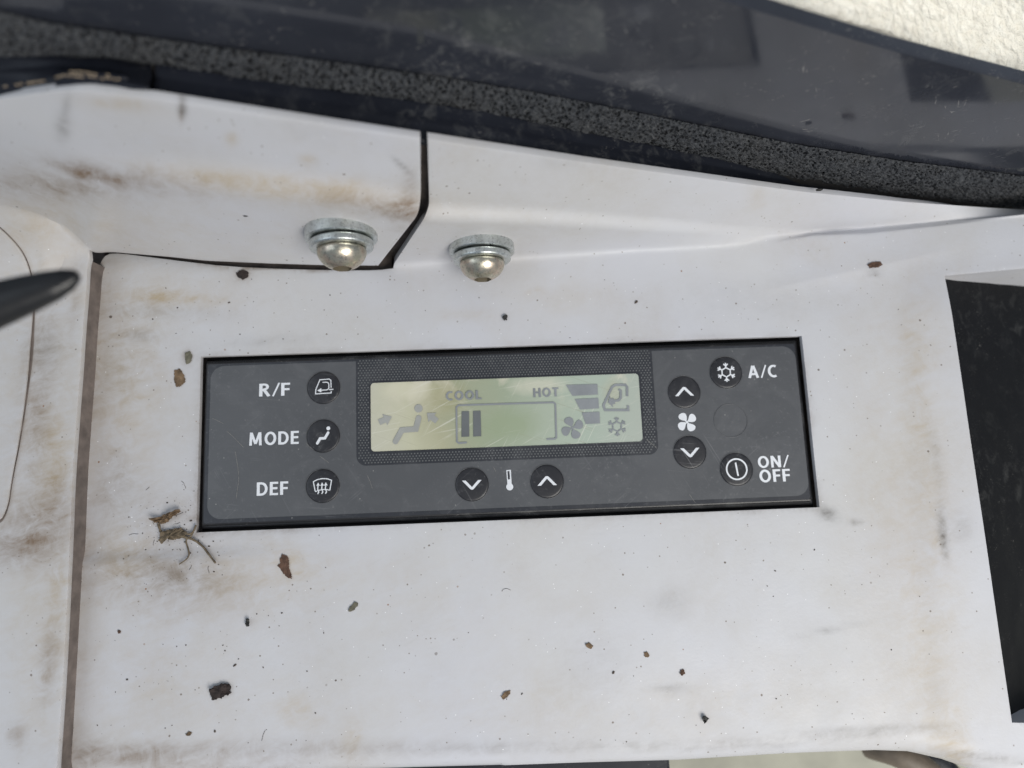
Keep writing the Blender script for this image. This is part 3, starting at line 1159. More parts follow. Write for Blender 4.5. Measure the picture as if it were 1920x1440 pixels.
FX0, FX1, FY0, FY1 = -HX + 0.0009, HX - 0.0014, -HY + 0.0018, HY - 0.0016
o = from_bm('back_box', box_bm(-HX + 0.0001, -HY + 0.0001, -0.020, HX - 0.0001, HY - 0.0001, -0.0045), VOID, unit)
o = from_bm('housing', box_bm(FX0, FY0, -0.018, FX1, FY1, ZF - 0.00025), BLACK, unit)
bevel(o, 0.0006, 3)
# stepped rim round the housing
o = from_bm('rim', box_bm(FX0 - 0.0005, FY0 - 0.0009, -0.018, FX1 + 0.0007, FY1 + 0.0007, -0.0024), BLACK, unit)
bevel(o, 0.0005, 2)
# printed sheets
flat('border_sheet', [poly(round_rect(FX0 + 0.0007, FY0 + 0.0007, FX1 - 0.0007, FY1 - 0.0007, 0.0008, 4))], ZF - 0.00016, DARKFACE, unit)
gx0 = (fpt(398, 700)[0] + fpt(385, 960)[0]) / 2
gx1 = (fpt(1489, 670)[0] + fpt(1519, 905)[0]) / 2
gy1 = (fpt(410, 686.5)[1] + fpt(1469, 649)[1]) / 2
gy0 = (fpt(400, 974)[1] + fpt(1500, 929.5)[1]) / 2
flat('face_sheet', [poly(round_rect(gx0, gy0, gx1, gy1, 0.0042, 10))], ZF - 0.00008, GREYFACE, unit)
sx0 = (fpt(666.8, 679)[0] + fpt(669, 860)[0]) / 2
sx1 = (fpt(1221.5, 659)[0] + fpt(1234.4, 835)[0]) / 2
sy0 = (fpt(690, 873)[1] + fpt(1215, 852.5)[1]) / 2
surround = flat('display_surround', [poly(round_rect(sx0, sy0, sx1, gy1 + 0.0002, 0.0030, 8, (1, 1, 0, 0)))], ZF - 0.00002, DARKFACE, unit)
wx0 = (fpt(694.5, 722)[0] + fpt(695, 844)[0]) / 2
wx1 = (fpt(1197.5, 704)[0] + fpt(1206, 823)[0]) / 2
wy1 = (fpt(698, 717.5)[1] + fpt(1194, 700)[1]) / 2
wy0 = (fpt(698, 848)[1] + fpt(1203, 827.5)[1]) / 2
# printed dots
shapes_v, shapes_f = [], []
pitch = 0.00098
r = 0
y = sy0 + 0.0008
while y < gy1 + 0.0003:
    x = sx0 + 0.0008 + (pitch / 2 if r % 2 else 0)
    while x < sx1 - 0.0006:
        if not (wx0 - 0.0006 < x < wx1 + 0.0006 and wy0 - 0.0006 < y < wy1 + 0.0006):
            corner = (x < sx0 + 0.002 or x > sx1 - 0.002) and y < sy0 + 0.0018
            if not corner:
                s = len(shapes_v)
                shapes_v += [(x + 0.000235 * math.cos(k * math.pi / 3.5), y + 0.000235 * math.sin(k * math.pi / 3.5)) for k in range(7)]
                shapes_f.append(list(range(s, s + 7)))
        x += pitch
    y += pitch * 0.80
    r += 1
o = flat('dot_pattern', [(shapes_v, shapes_f)], ZF + 0.00002, DOT, surround)
tag(o, kind='stuff')
display = flat('display', [poly(round_rect(wx0, wy0, wx1, wy1, 0.0013, 8))], ZF + 0.00005, LCD, unit)
# thin moulded lip round the window
lip_o = round_rect(wx0 - 0.0002, wy0 - 0.0002, wx1 + 0.0002, wy1 + 0.0002, 0.0015, 8)
lip_i = round_rect(wx0 + 0.0001, wy0 + 0.0001, wx1 - 0.0001, wy1 - 0.0001, 0.0012, 8)
n = len(lip_o)
vs = [(x, y, ZF + 0.00002) for x, y in lip_o] + [((a + c) / 2, (b + d) / 2, ZF + 0.0003) for (a, b), (c, d) in zip(lip_o, lip_i)] + [(x, y, ZF + 0.00004) for x, y in lip_i]
fs = [[k, (k + 1) % n, n + (k + 1) % n, n + k] for k in range(n)] + [[n + k, n + (k + 1) % n, 2 * n + (k + 1) % n, 2 * n + k] for k in range(n)]
mesh('window_lip', vs, fs, DARKFACE, surround, True)

# --- lettering on the face
ZT = ZF + 0.00003


def lettering(s, xa, ya, xb, yb, bold=0.2):
    x0, y1 = fpt(xa, ya)
    x1, y0 = fpt(xb, yb)
    # px box of slightly tilted text: use its middle for the other axis
    ym = [fpt((xa + xb) / 2, ya)[1], fpt((xa + xb) / 2, yb)[1]]
    xm = [fpt(xa, (ya + yb) / 2)[0], fpt(xb, (ya + yb) / 2)[0]]
    return text_obj('lettering', s, xm[0], ym[1], xm[1], ym[0], ZT, PRINT, unit, bold)


lettering('R/F', 486, 718.5, 544, 742.5, 0.188)
lettering('MODE', 466, 809.5, 560.5, 834, 0.188)
lettering('DEF', 481.5, 903.5, 540.5, 928.5, 0.188)
lettering('A/C', 1402.5, 685, 1456.5, 708, 0.188)
lettering('ON/', 1420.5, 854.5, 1478, 876.5, 0.188)
lettering('OFF', 1423.5, 880, 1481.5, 903.5, 0.188)

# --- a few long scratches in the face
def C4(*pts):
    return [fpt(350 + x_ / 3.131, 620 + y_ / 3.131) for x_, y_ in pts]


scr = []
for ln in (((285, 710), (296, 770), (304, 830), (307, 880), (298, 930), (292, 985)), ((235, 590), (262, 612), (290, 640), (335, 685)), ((150, 515), (180, 527), (215, 545)),
           ((1060, 850), (1075, 880), (1090, 925)), ((1800, 800), (1815, 826)), ((700, 660), (745, 700)), ((780, 735), (835, 775)), ((2950, 960), (2985, 1010)), ((2700, 640), (2760, 690))):
    scr.append(stroke(smooth_poly(C4(*ln), 2), 0.000075))
o = flat('scratches', scr, ZF + 0.00001, SCRM, unit)
tag(o, kind='stuff')

# --- buttons
RB = 0.00515
prof_btn = [(0, 0.00034), (RB * 0.5, 0.00033), (RB * 0.86, 0.00029), (RB * 0.95, 0.00022), (RB * 0.99, 0.00008), (RB, -0.00012)]
bm = lathe(prof_btn, 56)
btn_me = bpy.data.meshes.new('button')
bmesh.ops.recalc_face_normals(bm, faces=bm.faces)
bm.to_mesh(btn_me)
bm.free()
btn_me.materials.append(BTN)
for p in btn_me.polygons: p.use_smooth = True
ring_prof = [(RB * 1.0, 0.00002), (RB * 1.02, 0.00020), (RB * 1.045, 0.00002)]
bm = lathe(ring_prof, 56)
ring_me = bpy.data.meshes.new('button_ring')
bmesh.ops.recalc_face_normals(bm, faces=bm.faces)
bm.to_mesh(ring_me)
bm.free()
ring_me.materials.append(GREYFACE)
for p in ring_me.polygons: p.use_smooth = True


def button(px, py, shapes=None, label=None):
    x, y = fpt(px, py)
    o = bpy.data.objects.new('button', btn_me)
    COL.objects.link(o)
    o.parent = unit
    o.location = (x, y, ZF)
    if label: o['label'] = label
    rg = bpy.data.objects.new('button_ring', ring_me)
    COL.objects.link(rg)
    rg.parent = o
    rg.location = (0, 0, -0.00006)
    if shapes:
        ic = flat('icon', shapes, 0.00037, PRINT, o, scale=0.001)
    return o


def Z1(cx, cy, sc):
    return lambda *p: [((x - cx) / sc, -(y - cy) / sc) for x, y in p]


z = Z1(241, 241, 31.0)
W_ = 0.30
ic = [stroke(z((316, 278), (316, 297), (165, 301), (168, 258), (207, 164), (296, 160), (313, 172), (316, 246)), W_),
      stroke(z((233, 190), (272, 190), (288, 197), (294, 213), (294, 246), (287, 260), (272, 266), (215, 267)), W_),
      poly(z((181, 268), (222, 247), (222, 289))), stroke(z((297, 264), (338, 262)), W_)]
button(606.9, 726.9, ic, 'round button with white recirculating cab symbol')
z = Z1(237, 707, 31.0)
ic = [disc(z((288, 636))[0], 0.60), stroke(z((286, 678), (256, 729), (210, 731), (183, 776)), 0.82, 'round')]
button(606.1, 817.5, ic, 'round button with white seated figure')
z = Z1(232, 1188, 31.0)
ic = [stroke(z((164, 1236), (146, 1145), (185, 1126), (232, 1119), (280, 1123), (318, 1138), (302, 1232)), W_),
      stroke(z((164, 1240), (190, 1230), (232, 1222), (275, 1224), (302, 1232)), W_ * 0.9)]
for xx in (191, 229, 264):
    ic.append(stroke(z((xx - 3, 1262), (xx + 7, 1245), (xx - 4, 1214), (xx, 1186)), W_ * 1.15))
    ic.append(poly(z((xx - 17, 1186), (xx + 17, 1184), (xx, 1154))))
button(605.1, 911.1, ic, 'round button with white windscreen defrost symbol')


def chev(up=True):
    th = math.radians(47)
    d = Vector((math.cos(th), math.sin(th)))
    r_ = 0.42
    c = Vector((0, 0.78))
    pts = [tuple(c + Vector((math.cos(a), math.sin(a))) * r_) for a in [math.radians(90 + 43 - 86 * k / 6) for k in range(7)]]
    k = (pts[0][1] + 1.25) / d.y
    a0 = Vector(pts[0]) - d * k
    pts = [tuple(a0)] + pts + [(-a0.x, a0.y)]
    v, f = stroke(pts, 0.80)
    n_ = len(pts)
    for i in (0, n_, n_ - 1, 2 * n_ - 1):      # level cut ends
        dd = Vector((-d.x, d.y)) if i in (n_ - 1, 2 * n_ - 1) else d
        v[i] = v[i] + dd * ((-1.25 - v[i].y) / dd.y)
    if not up:
        v = [Vector((a.x, -a.y)) for a in v]
    return [(v, f)]


button(1282.6, 735.2, chev(True), 'round fan button with white chevron pointing up')
button(1293.3, 847.7, chev(False), 'round fan button with white chevron pointing down')
button(884.9, 908.2, chev(False), 'round temperature button with white chevron pointing down')
button(1025.6, 902.5, chev(True), 'round temperature button with white chevron pointing up')


def snow(R, wd, hexr, k0=0.0):
    S = [stroke([(hexr * math.cos(math.radians(60 * k + 30 + 60)), hexr * math.sin(math.radians(60 * k + 30 + 60))) for k in range(6)], wd, closed=True)]
    for k in range(6):
        a = math.radians(60 * k + 30 + 60)
        d = Vector((math.cos(a), math.sin(a)))
        nn = Vector((-d.y, d.x))
        S.append(stroke([d * hexr * 0.95, d * R], wd))
        c = d * (R * 0.66)
        e1 = c + (d + nn).normalized() * R * 0.32
        e2 = c + (d - nn).normalized() * R * 0.32
        S.append(stroke([e1, c, e2], wd))
    return S


button(1360.9, 698.4, snow(3.05, 0.40, 1.5), 'round button with white snowflake')
ring_pts = [(3.15 * math.cos(2 * math.pi * k / 40), 3.15 * math.sin(2 * math.pi * k / 40)) for k in range(40)]
button(1380.6, 879.8, [stroke(ring_pts, 0.50, closed=True), stroke([(-0.22, 2.05), (0.26, -2.10)], 0.52)], 'round power button with white ring and bar')
# blank position: only a faint ring in the grey print
x, y = fpt(1369.9, 788.6)
rg = bpy.data.objects.new('blank_ring', ring_me)
COL.objects.link(rg)
rg.parent = unit
rg.location = (x, y, ZF - 0.00006)
rg['label'] = 'faint ring of an unused button position in the grey face'


# fan symbol and thermometer between the buttons
def fan(R, rot=0.0, hub=0.12):
    S = []
    for k in range(4):
        a0 = math.radians(90 * k + rot)
        P_ = [(-.08, .0), (.03, .30), (.06, .58), (0.0, .86), (-.20, 1.02), (-.50, 1.0), (-.76, .84), (-.86, .60), (-.76, .38), (-.48, .24), (-.22, .16)]
        P_ = smooth_poly(P_ + [P_[0]], 2)[:-1]
        P_ = [(R * (x_ * math.cos(a0) - y_ * math.sin(a0)), R * (x_ * math.sin(a0) + y_ * math.cos(a0))) for x_, y_ in P_]
        S.append(poly(P_))
    S.append(disc((0, 0), R * hub))
    return S


x, y = fpt(1288, 791.4)
flat('fan_symbol', fan(2.95, 3), ZT, PRINT, unit, origin=(x, y), scale=0.001)
x, y = fpt(955.2, 900)
z = Z1(962, 335, 50.5)
th = [poly(z((918, 180), (990, 177), (994, 400), (928, 400))), disc(z((963, 440))[0], 1.09)]
o = flat('thermometer_symbol', th, ZT, PRINT, unit, origin=(x, y), scale=0.001)
flat('thermometer_slot', [poly(z((935, 197), (968, 195), (972, 325), (939, 327)))], ZT + 0.00002, DARKFACE, o, origin=(x, y), scale=0.001)

# --- display segments (crop px -> face)
ZS = ZF + 0.00022


def D(*pts):
    return [fpt(660 + x / 3.2, 640 + y / 3.2) for x, y in pts]


PXW = 1 / 3.2 / 6050.0   # crop px to metres


def seg(name, shapes, mat=SEG):
    return flat(name, shapes, ZS, mat, display)


def dtext(s, xa, ya, xb, yb):
    (x0, y1), (x1, y0) = D((xa, (ya)), (xb, yb))
    (xa2, _), (xb2, _) = D((xa, (ya + yb) / 2), (xb, (ya + yb) / 2))
    (_, y1), (_, y0) = D(((xa + xb) / 2, ya), ((xa + xb) / 2, yb))
    o = text_obj('display_text', s, xa2, y0, xb2, y1, ZS, SEG, display, 0.20)
    return o


dtext('COOL', 562, 298, 778, 352)
dtext('HOT', 1087, 280, 1240, 334)
seg('figure_symbol', [disc(D((400, 403))[0], 25 * PXW), stroke(D((401, 460), (384, 527), (300, 533), (262, 602)), 34 * PXW, 'round')], SEGF)


def barrow(tail, tip, wd):
    a, b = [Vector(p) for p in D(tail, tip)]
    d = (b - a)
    n_ = Vector((-d.y, d.x)).normalized()
    m = a + d * 0.45
    k = wd * PXW
    return poly([a + n_ * k * .3, m + n_ * k * .3, m + n_ * k * .62, b, m - n_ * k * .62, m - n_ * k * .3, a - n_ * k * .3])


seg('arrow_symbol', [barrow((163, 487), (240, 452), 60)], SEGF)
seg('arrow_symbol', [barrow((510, 480), (450, 430), 60)], SEGF)
seg('scale_bracket', [stroke(D((690, 607), (642, 611), (630, 603), (627, 396), (640, 384), (1208, 367), (1220, 376), (1226, 578), (1216, 585), (1168, 588)), 11 * PXW)], SEG)
seg('level_bar', [poly(D((658, 420), (703, 419), (704, 572), (657, 574)))], SEGD)
seg('level_bar', [poly(D((726, 418), (772, 417), (776, 570), (728, 572)))], SEGD)
for q in (((1283, 262), (1472, 257), (1475, 320), (1322, 328)), ((1336, 347), (1478, 340), (1482, 403), (1368, 410)), ((1378, 428), (1485, 423), (1488, 493), (1402, 497))):
    seg('speed_bar', [poly(D(*q))])
cx, cy = D((1322, 520))[0]
S = [([Vector((cx, cy)) + v * PXW for v in vs], fs) for vs, fs in fan(63, -8)]
seg('fan_symbol', S)
seg('cab_symbol', [stroke(D((1655, 385), (1657, 413), (1518, 413), (1508, 385), (1560, 275), (1580, 262), (1640, 262), (1650, 275), (1650, 330)), 15 * PXW),
                   stroke(D((1600, 288), (1612, 296), (1612, 340), (1600, 354), (1565, 360)), 15 * PXW), barrow((1575, 358), (1535, 368), 60)])
cx, cy = D((1590, 512))[0]
S = [([Vector((cx, cy)) + v * PXW for v in vs], fs) for vs, fs in snow(58, 8, 30)]
seg('snowflake_symbol', S)

# ------------------------------------------------------------------ bolts
NW = Vector((0.0, -1.0, -0.02)).normalized()


def make_bolt(px, py, y, s, label, tilt=0.0):
    p = ony(px, py, y)
    root = empty('bolt', p)
    axis = (NW + Vector((tilt, 0, 0))).normalized()
    root.rotation_euler = axis.to_track_quat('Z', 'Y').to_euler()
    tag(root, label, 'bolt', 'bolts holding the console covers')
    mm = 0.001 * s
    fw = from_bm('flat_washer', lathe([(4 * mm, -0.0012), (10.9 * mm, -0.0012), (10.9 * mm, 0.2 * mm), (10.9 * mm, 2.15 * mm), (10.62 * mm, 2.4 * mm), (9 * mm, 2.45 * mm), (4 * mm, 2.45 * mm)], 64), ZINC, root, True)
    fw.data.set_sharp_from_angle(angle=math.radians(32))
    # split lock washer: a turn of square section with a small gap
    bm = bmesh.new()
    N = 60
    ring = []
    for k in range(N + 1):
        a = math.radians(274 + 352 * k / N)
        dz = 0.0 + 0.5 * mm * k / N
        c, sn = math.cos(a), math.sin(a)
        sec = [(5.0 * mm, 2.55 * mm), (9.3 * mm, 2.55 * mm), (9.65 * mm, 2.9 * mm), (9.65 * mm, 4.6 * mm), (9.2 * mm, 5.0 * mm), (5.0 * mm, 5.0 * mm)]
        ring.append([bm.verts.new((r_ * c, r_ * sn, z_ + dz)) for r_, z_ in sec])
    for a, b in zip(ring, ring[1:]):
        for k in range(6):
            bm.faces.new((a[k], a[(k + 1) % 6], b[(k + 1) % 6], b[k]))
    bm.faces.new(ring[0])
    bm.faces.new(list(reversed(ring[-1])))
    lw = from_bm('lock_washer', bm, ZINC, root, False)
    bevel(lw, 0.0002, 2)
    # domed head with a hexagon socket
    z0, R_, Hh = 5.3 * mm, 7.45 * mm, 5.9 * mm
    prof = [(3.5 * mm, z0), (R_ * 0.97, z0), (R_, z0 + 0.5 * mm)]
    for k in range(1, 13):
        t = k / 12
        ang = t * math.radians(66)
        prof.append((R_ * math.cos(ang), z0 + 0.5 * mm + Hh * math.sin(ang) / math.sin(math.radians(90)) * 1.0))
    rt, zt = prof[-1]
    prof.append((rt * 0.93, zt + 0.12 * mm))
    bm = lathe(prof, 60)
    # socket: hexagonal hole
    top = [v for v in bm.verts if abs(v.co.z - (zt + 0.12 * mm)) < 1e-7]
    top.sort(key=lambda v: math.atan2(v.co.y, v.co.x))
    hexv, low_ = [], []
    n_ = len(top)
    for v in top:
        a = math.atan2(v.co.y, v.co.x)
        aa = (a % math.radians(60)) - math.radians(30)
        rr = 2.7 * mm / math.cos(aa)
        hexv.append(bm.verts.new((rr * math.cos(a), rr * math.sin(a), zt + 0.10 * mm)))
        low_.append(bm.verts.new((rr * 0.98 * math.cos(a), rr * 0.98 * math.sin(a), zt - 2.6 * mm)))
    for k in range(n_):
        k2 = (k + 1) % n_
        bm.faces.new((top[k], top[k2], hexv[k2], hexv[k]))
    hd = from_bm('head', bm, GOLD, root, True)
    vs = [tuple(v.co) for v in hd.data.vertices][-0:]  # head mesh is kept as built
    bm = bmesh.new()
    A, B = [], []
    for k in range(36):
        a = 2 * math.pi * k / 36
        aa = (a % math.radians(60)) - math.radians(30)
        rr = 2.7 * mm / math.cos(aa)
        A.append(bm.verts.new((rr * math.cos(a), rr * math.sin(a), zt + 0.08 * mm)))
        B.append(bm.verts.new((rr * 0.97 * math.cos(a), rr * 0.97 * math.sin(a), zt - 2.6 * mm)))
    for k in range(36):
        k2 = (k + 1) % 36
        bm.faces.new((A[k], B[k], B[k2], A[k2]))
    bm.faces.new(B)
    me = bpy.data.meshes.new('hex_socket')
    bm.to_mesh(me)
    bm.free()
    hs = link('hex_socket', me, SOCK, hd)
    return root


b1 = make_bolt(640, 437, .0560, 0.93, 'larger domed zinc bolt with two washers, on the cover left of the gap', 0.02)
b2 = make_bolt(903, 463, .0562, 0.92, 'domed zinc bolt with two washers, right of the gap between the covers', 0.0)


# ------------------------------------------------------------------ dark panel, foam, rubber trim
GN = Vector((-0.01496863, 0.99796308, -0.06201322))
GD = 0.0746083667


def onglass(px, py, off=0.0):
    r = ray(px, py)
    return CAM + r * ((GD + off - CAM.dot(GN)) / r.dot(GN))


top_px = [(-250, -700), (900, -150), (1180, -62), (1370, 1), (1516, 45), (1675, 92), (1920, 155), (2200, 225)]
bot_px = [(-250, -10), (0, 45), (350, 100), (880, 175), (1000, 195), (1500, 295), (1900, 352), (2200, 395)]
NP = 60
vs, fs = [], []
for j in range(NP + 1):
    x = -250 + 2450 * j / NP
    for (pl, off) in ((bot_px, 0), (top_px, 0)):
        vs.append(onglass(x, interp(pl, x), off))
for j in range(NP):
    fs.append([2 * j, 2 * j + 2, 2 * j + 3, 2 * j + 1])
dark = mesh('dark_panel', vs, fs, PANELDARK, None, False)
s = dark.modifiers.new('thickness', 'SOLIDIFY')
s.thickness = 0.004
s.offset = -1
bevel(dark, 0.0006, 2, 50)
tag(dark, 'dark glossy scratched panel standing behind the foam strip, mirroring the console', 'panel')

# foam: a real strip of cells
ft_px = [(-200, -10), (0, 22), (100, 44), (350, 80), (600, 113), (880, 153), (1000, 173), (1250, 222), (1500, 272), (1700, 303), (1920, 330), (2150, 350)]
fb_px = [(-200, 112), (0, 107), (100, 104), (200, 108), (290, 121), (500, 153), (700, 180), (900, 208), (1050, 240), (1200, 270), (1350, 300), (1500, 338), (1620, 358), (1720, 374), (1820, 384), (1900, 390), (2150, 392)]
NX, NYR = 1000, 46
vs, fs, pore = [], [], []
for i in range(NX + 1):
    x = -200 + 2350 * i / NX
    edge = noise.noise(Vector((x * 0.05, 3.3, 0))) * 1.6 + noise.noise(Vector((x * 0.17, 9.3, 0))) * 1.2
    a = onglass(x, interp(ft_px, x) + edge * 0.5, -0.0008)
    b = ony(x, interp(fb_px, x) + edge, .0754)
    c = Vector((b.x, b.y + 0.003, b.z - 0.004))
    for j in range(NYR + 1):
        t = j / NYR
        if t < 0.8:
            u = t / 0.8
            p = a.lerp(b, u)
            bulge = math.sin(math.pi * u) ** 0.7 * 0.0012
            p = p + Vector((0, -0.75, 0.6)) * bulge
        else:
            p = b.lerp(c, (t - 0.8) / 0.2)
        q = p * 1000.0
        d1, _ = noise.voronoi(q * 0.85)
        d2, _ = noise.voronoi(q * 1.9 + Vector((7, 3, 1)))
        h = min(1.0, d1[0] * 1.35) * 0.6 + min(1.0, d2[0] * 1.3) * 0.4
        p = p + Vector((0, -0.6, 0.8)) * ((d1[1] - d1[0]) * -0.0007 + (0.5 - h) * -0.0016 + 0.0009 * noise.noise(q * 0.16) + (0.0 if d1[0] > 0.30 else -0.0010 * (1 - d1[0] / 0.30)))
        p.y = min(p.y, 0.0785)
        vs.append(p)
        pore.append(d1[0])
for i in range(NX):
    for j in range(NYR):
        k = i * (NYR + 1) + j
        fs.append([k, k + NYR + 1, k + NYR + 2, k + 1])
foam = mesh('foam_strip', vs, fs, FOAM, None, False)
at = foam.data.attributes.new('pore', 'FLOAT', 'POINT')
at.data.foreach_set('value', pore)
tag(foam, 'grey porous foam sealing strip running along the foot of the dark panel', 'foam strip')

# rubber trim right of the small black hole
wt_px = [(290, 180), (802, 256), (1100, 300), (1500, 354), (1700, 374), (1760, 379)]


def strip(name, x0, x1, bot, top, yb, yt, bulge, n, mat, m=14):
    vs, fs = [], []
    for i in range(n + 1):
        x = x0 + (x1 - x0) * i / n
        a = ony(x, interp(bot, x) + 5, interp(TY, x) + yb + 0.003 * sstep(1250, 1500, x))
        b = ony(x, interp(top, x) - 5, yt)
        for j in range(m + 1):
            t = j / m
            p = a.lerp(b, t)
            k = math.sin(math.pi * min(1, t * 1.15)) ** 0.6 if t < 0.87 else 0
            # two-step section: fat lower bead, thin upper lip
            bead = bulge * (1.0 if t < 0.55 else 0.35 if t < 0.62 else 0.30) * (1 - 0.5 * abs(t - 0.3))
            p = p + Vector((0, -0.8, 0.6)) * bead
            p.z += 0.00025 * noise.noise(Vector((x * 0.01, t * 3, 2)))
            vs.append(p)
    for i in range(n):
        for j in range(m):
            k = i * (m + 1) + j
            fs.append([k, k + m + 1, k + m + 2, k + 1])
    o = mesh(name, vs, fs, mat, None, True)
    s = o.modifiers.new('thickness', 'SOLIDIFY')
    s.thickness = 0.002
    s.offset = -1
    return o


trim = strip('rubber_trim', 292, 1700, wt_px, fb_px, .0024, .0760, 0.0016, 90, RUBBER)
tag(trim, 'black rubber trim strip between the white covers and the foam strip', 'trim')
lt_b = [(-150, 200), (0, 184), (60, 173), (105, 167), (268, 178)]
lt_t = [(-150, 118), (0, 110), (100, 106), (200, 110), (270, 122)]
cush = strip('edge_binding', -150, 283, [(-150, 176), (0, 160), (85, 150), (100, 146), (240, 148), (283, 156)], lt_t, .0030, .0765, 0.0014, 40, RUBBER)
tag(cush, 'short black padded binding at the far left end of the trim', 'binding')
tab = strip('tab', 106, 266, [(106, 168), (135, 166), (266, 178)], [(106, 146), (150, 143), (240, 150), (266, 166)], .0012, .0695, 0.0006, 16, RUBBER, 8)
tag(tab, 'small black tab under the binding above the left cover', 'trim')
low_tab = strip('lower_binding', -150, 98, [(-150, 204), (0, 182), (98, 167)], [(-150, 182), (0, 165), (98, 150)], .0012, .0712, 0.0006, 16, RUBBER, 8)
tag(low_tab, 'black lower binding flap at the left end beside the small tab', 'binding')


def tube(bm, pts, radii, seg=8):
    rings = []
    P = [Vector(p) for p in pts]
    for i, p in enumerate(P):
        d = (P[min(i + 1, len(P) - 1)] - P[max(i - 1, 0)]).normalized()
        a = d.cross(Vector((0.3, 0.2, 1))).normalized()
        b = d.cross(a)
        r_ = radii[i] if isinstance(radii, (list, tuple)) else radii
        rings.append([bm.verts.new(p + (a * math.cos(2 * math.pi * k / seg) + b * math.sin(2 * math.pi * k / seg)) * r_) for k in range(seg)])
    for a, b in zip(rings, rings[1:]):
        for k in range(seg):
            bm.faces.new((a[k], a[(k + 1) % seg], b[(k + 1) % seg], b[k]))
    bm.faces.new(rings[0])
    bm.faces.new(list(reversed(rings[-1])))


# frayed stitching along the binding
bm = bmesh.new()
rnd = random.Random(3)
for (x0, y0, x1, y1) in ((0, 164, 85, 151), (104, 147, 122, 141), (122, 141, 225, 149), (130, 134, 205, 142)):
    n = max(3, int(abs(x1 - x0) / 7))
    for i in range(n):
        if rnd.random() < 0.25: continue
        t0 = (i + rnd.random() * 0.3) / n
        t1 = t0 + 0.7 / n
        a = ony(x0 + (x1 - x0) * t0, y0 + (y1 - y0) * t0 + rnd.uniform(-1.5, 1.5), .0672)
        b = ony(x0 + (x1 - x0) * t1, y0 + (y1 - y0) * t1 + rnd.uniform(-1.5, 1.5), .0672)
        tube(bm, [a, (a + b) / 2 + Vector((0, 0, 0.0002)), b], 0.00016, 5)
o = from_bm('stitching', bm, THREAD, cush, True)
tag(o, kind='stuff')

# ------------------------------------------------------------------ cream cloth behind the dark panel
cl_px = [(1150, -75), (1405, 0), (1540, 25), (1615, 48), (1714, 80), (1813, 112), (1920, 138), (2150, 200)]
vs, fs = [], []
NX, NY = 220, 60
for i in range(NX + 1):
    x = 1150 + 1000 * i / NX
    fray = noise.noise(Vector((x * 0.06, 0, 4))) * 3 + noise.noise(Vector((x * 0.2, 0, 8))) * 2
    a = ony(x, interp(cl_px, x) + fray, .0905)
    for j in range(-4, NY + 1):
        if j < 0:
            p = a + Vector((0, 0.0005 * j * -1 * 0.3, 0.0022 * j))
        else:
            t = j / NY
            p = a + Vector((0, 0.13 * t, 0.004 * math.sin(t * 2.6) - 0.006 * t))
            p.z += 0.0009 * noise.noise(Vector((p.x * 130, p.y * 130, 0))) + 0.0022 * noise.noise(Vector((p.x * 30, p.y * 30, 3)))
        vs.append(p)
M_ = NY + 5
for i in range(NX):
    for j in range(M_ - 1):
        k = i * M_ + j
        fs.append([k, k + M_, k + M_ + 1, k + 1])
cloth = mesh('cloth', vs, fs, CLOTH, None, True)
s = cloth.modifiers.new('thickness', 'SOLIDIFY')
s.thickness = 0.002
s.offset = -1
tag(cloth, 'bright cream coarse cloth lying behind the dark panel at upper right', 'cloth')

# ------------------------------------------------------------------ lever reaching in from the left
path = [((-170, 628), .0062), ((-90, 600), .0053), ((0, 569), .0044), ((50, 552), .0038), ((100, 535), .0030), ((125, 525), .0023), ((140, 518), .0015), ((148, 514), .0008)]
bm = bmesh.new()
ZL = 0.088
rings = []
P = [onz(a, b, ZL) for (a, b), _ in path]
R_ = [r_ for _, r_ in path]
# refine
PP, RR = [], []
for i in range(len(P) - 1):
    for k in range(6):
        t = k / 6
        PP.append(P[i].lerp(P[i + 1], t))
        RR.append(R_[i] + (R_[i + 1] - R_[i]) * t)
PP.append(P[-1])
RR.append(R_[-1] * 0.3)
for i, p in enumerate(PP):
    d = (PP[min(i + 1, len(PP) - 1)] - PP[max(i - 1, 0)]).normalized()
    a = Vector((0, 0, 1)).cross(d).normalized()
    b = d.cross(a)
    ring = []
    for k in range(28):
        th = 2 * math.pi * k / 28
        # flattened oval with one soft ridge
        ca, sb = math.cos(th), math.sin(th)
        r1 = RR[i] * (1 + 0.05 * math.cos(3 * th + 0.6))
        ring.append(bm.verts.new(p + a * ca * r1 + b * sb * r1 * 0.72))
    rings.append(ring)
for a, b in zip(rings, rings[1:]):
    for k in range(28):
        bm.faces.new((a[k], a[(k + 1) % 28], b[(k + 1) % 28], b[k]))
bm.faces.new(rings[0])
bm.faces.new(list(reversed(rings[-1])))
lever = from_bm('lever', bm, LEVER, None, True)
tag(lever, 'black tapered lever tip reaching in over the left cover, out of focus', 'lever')

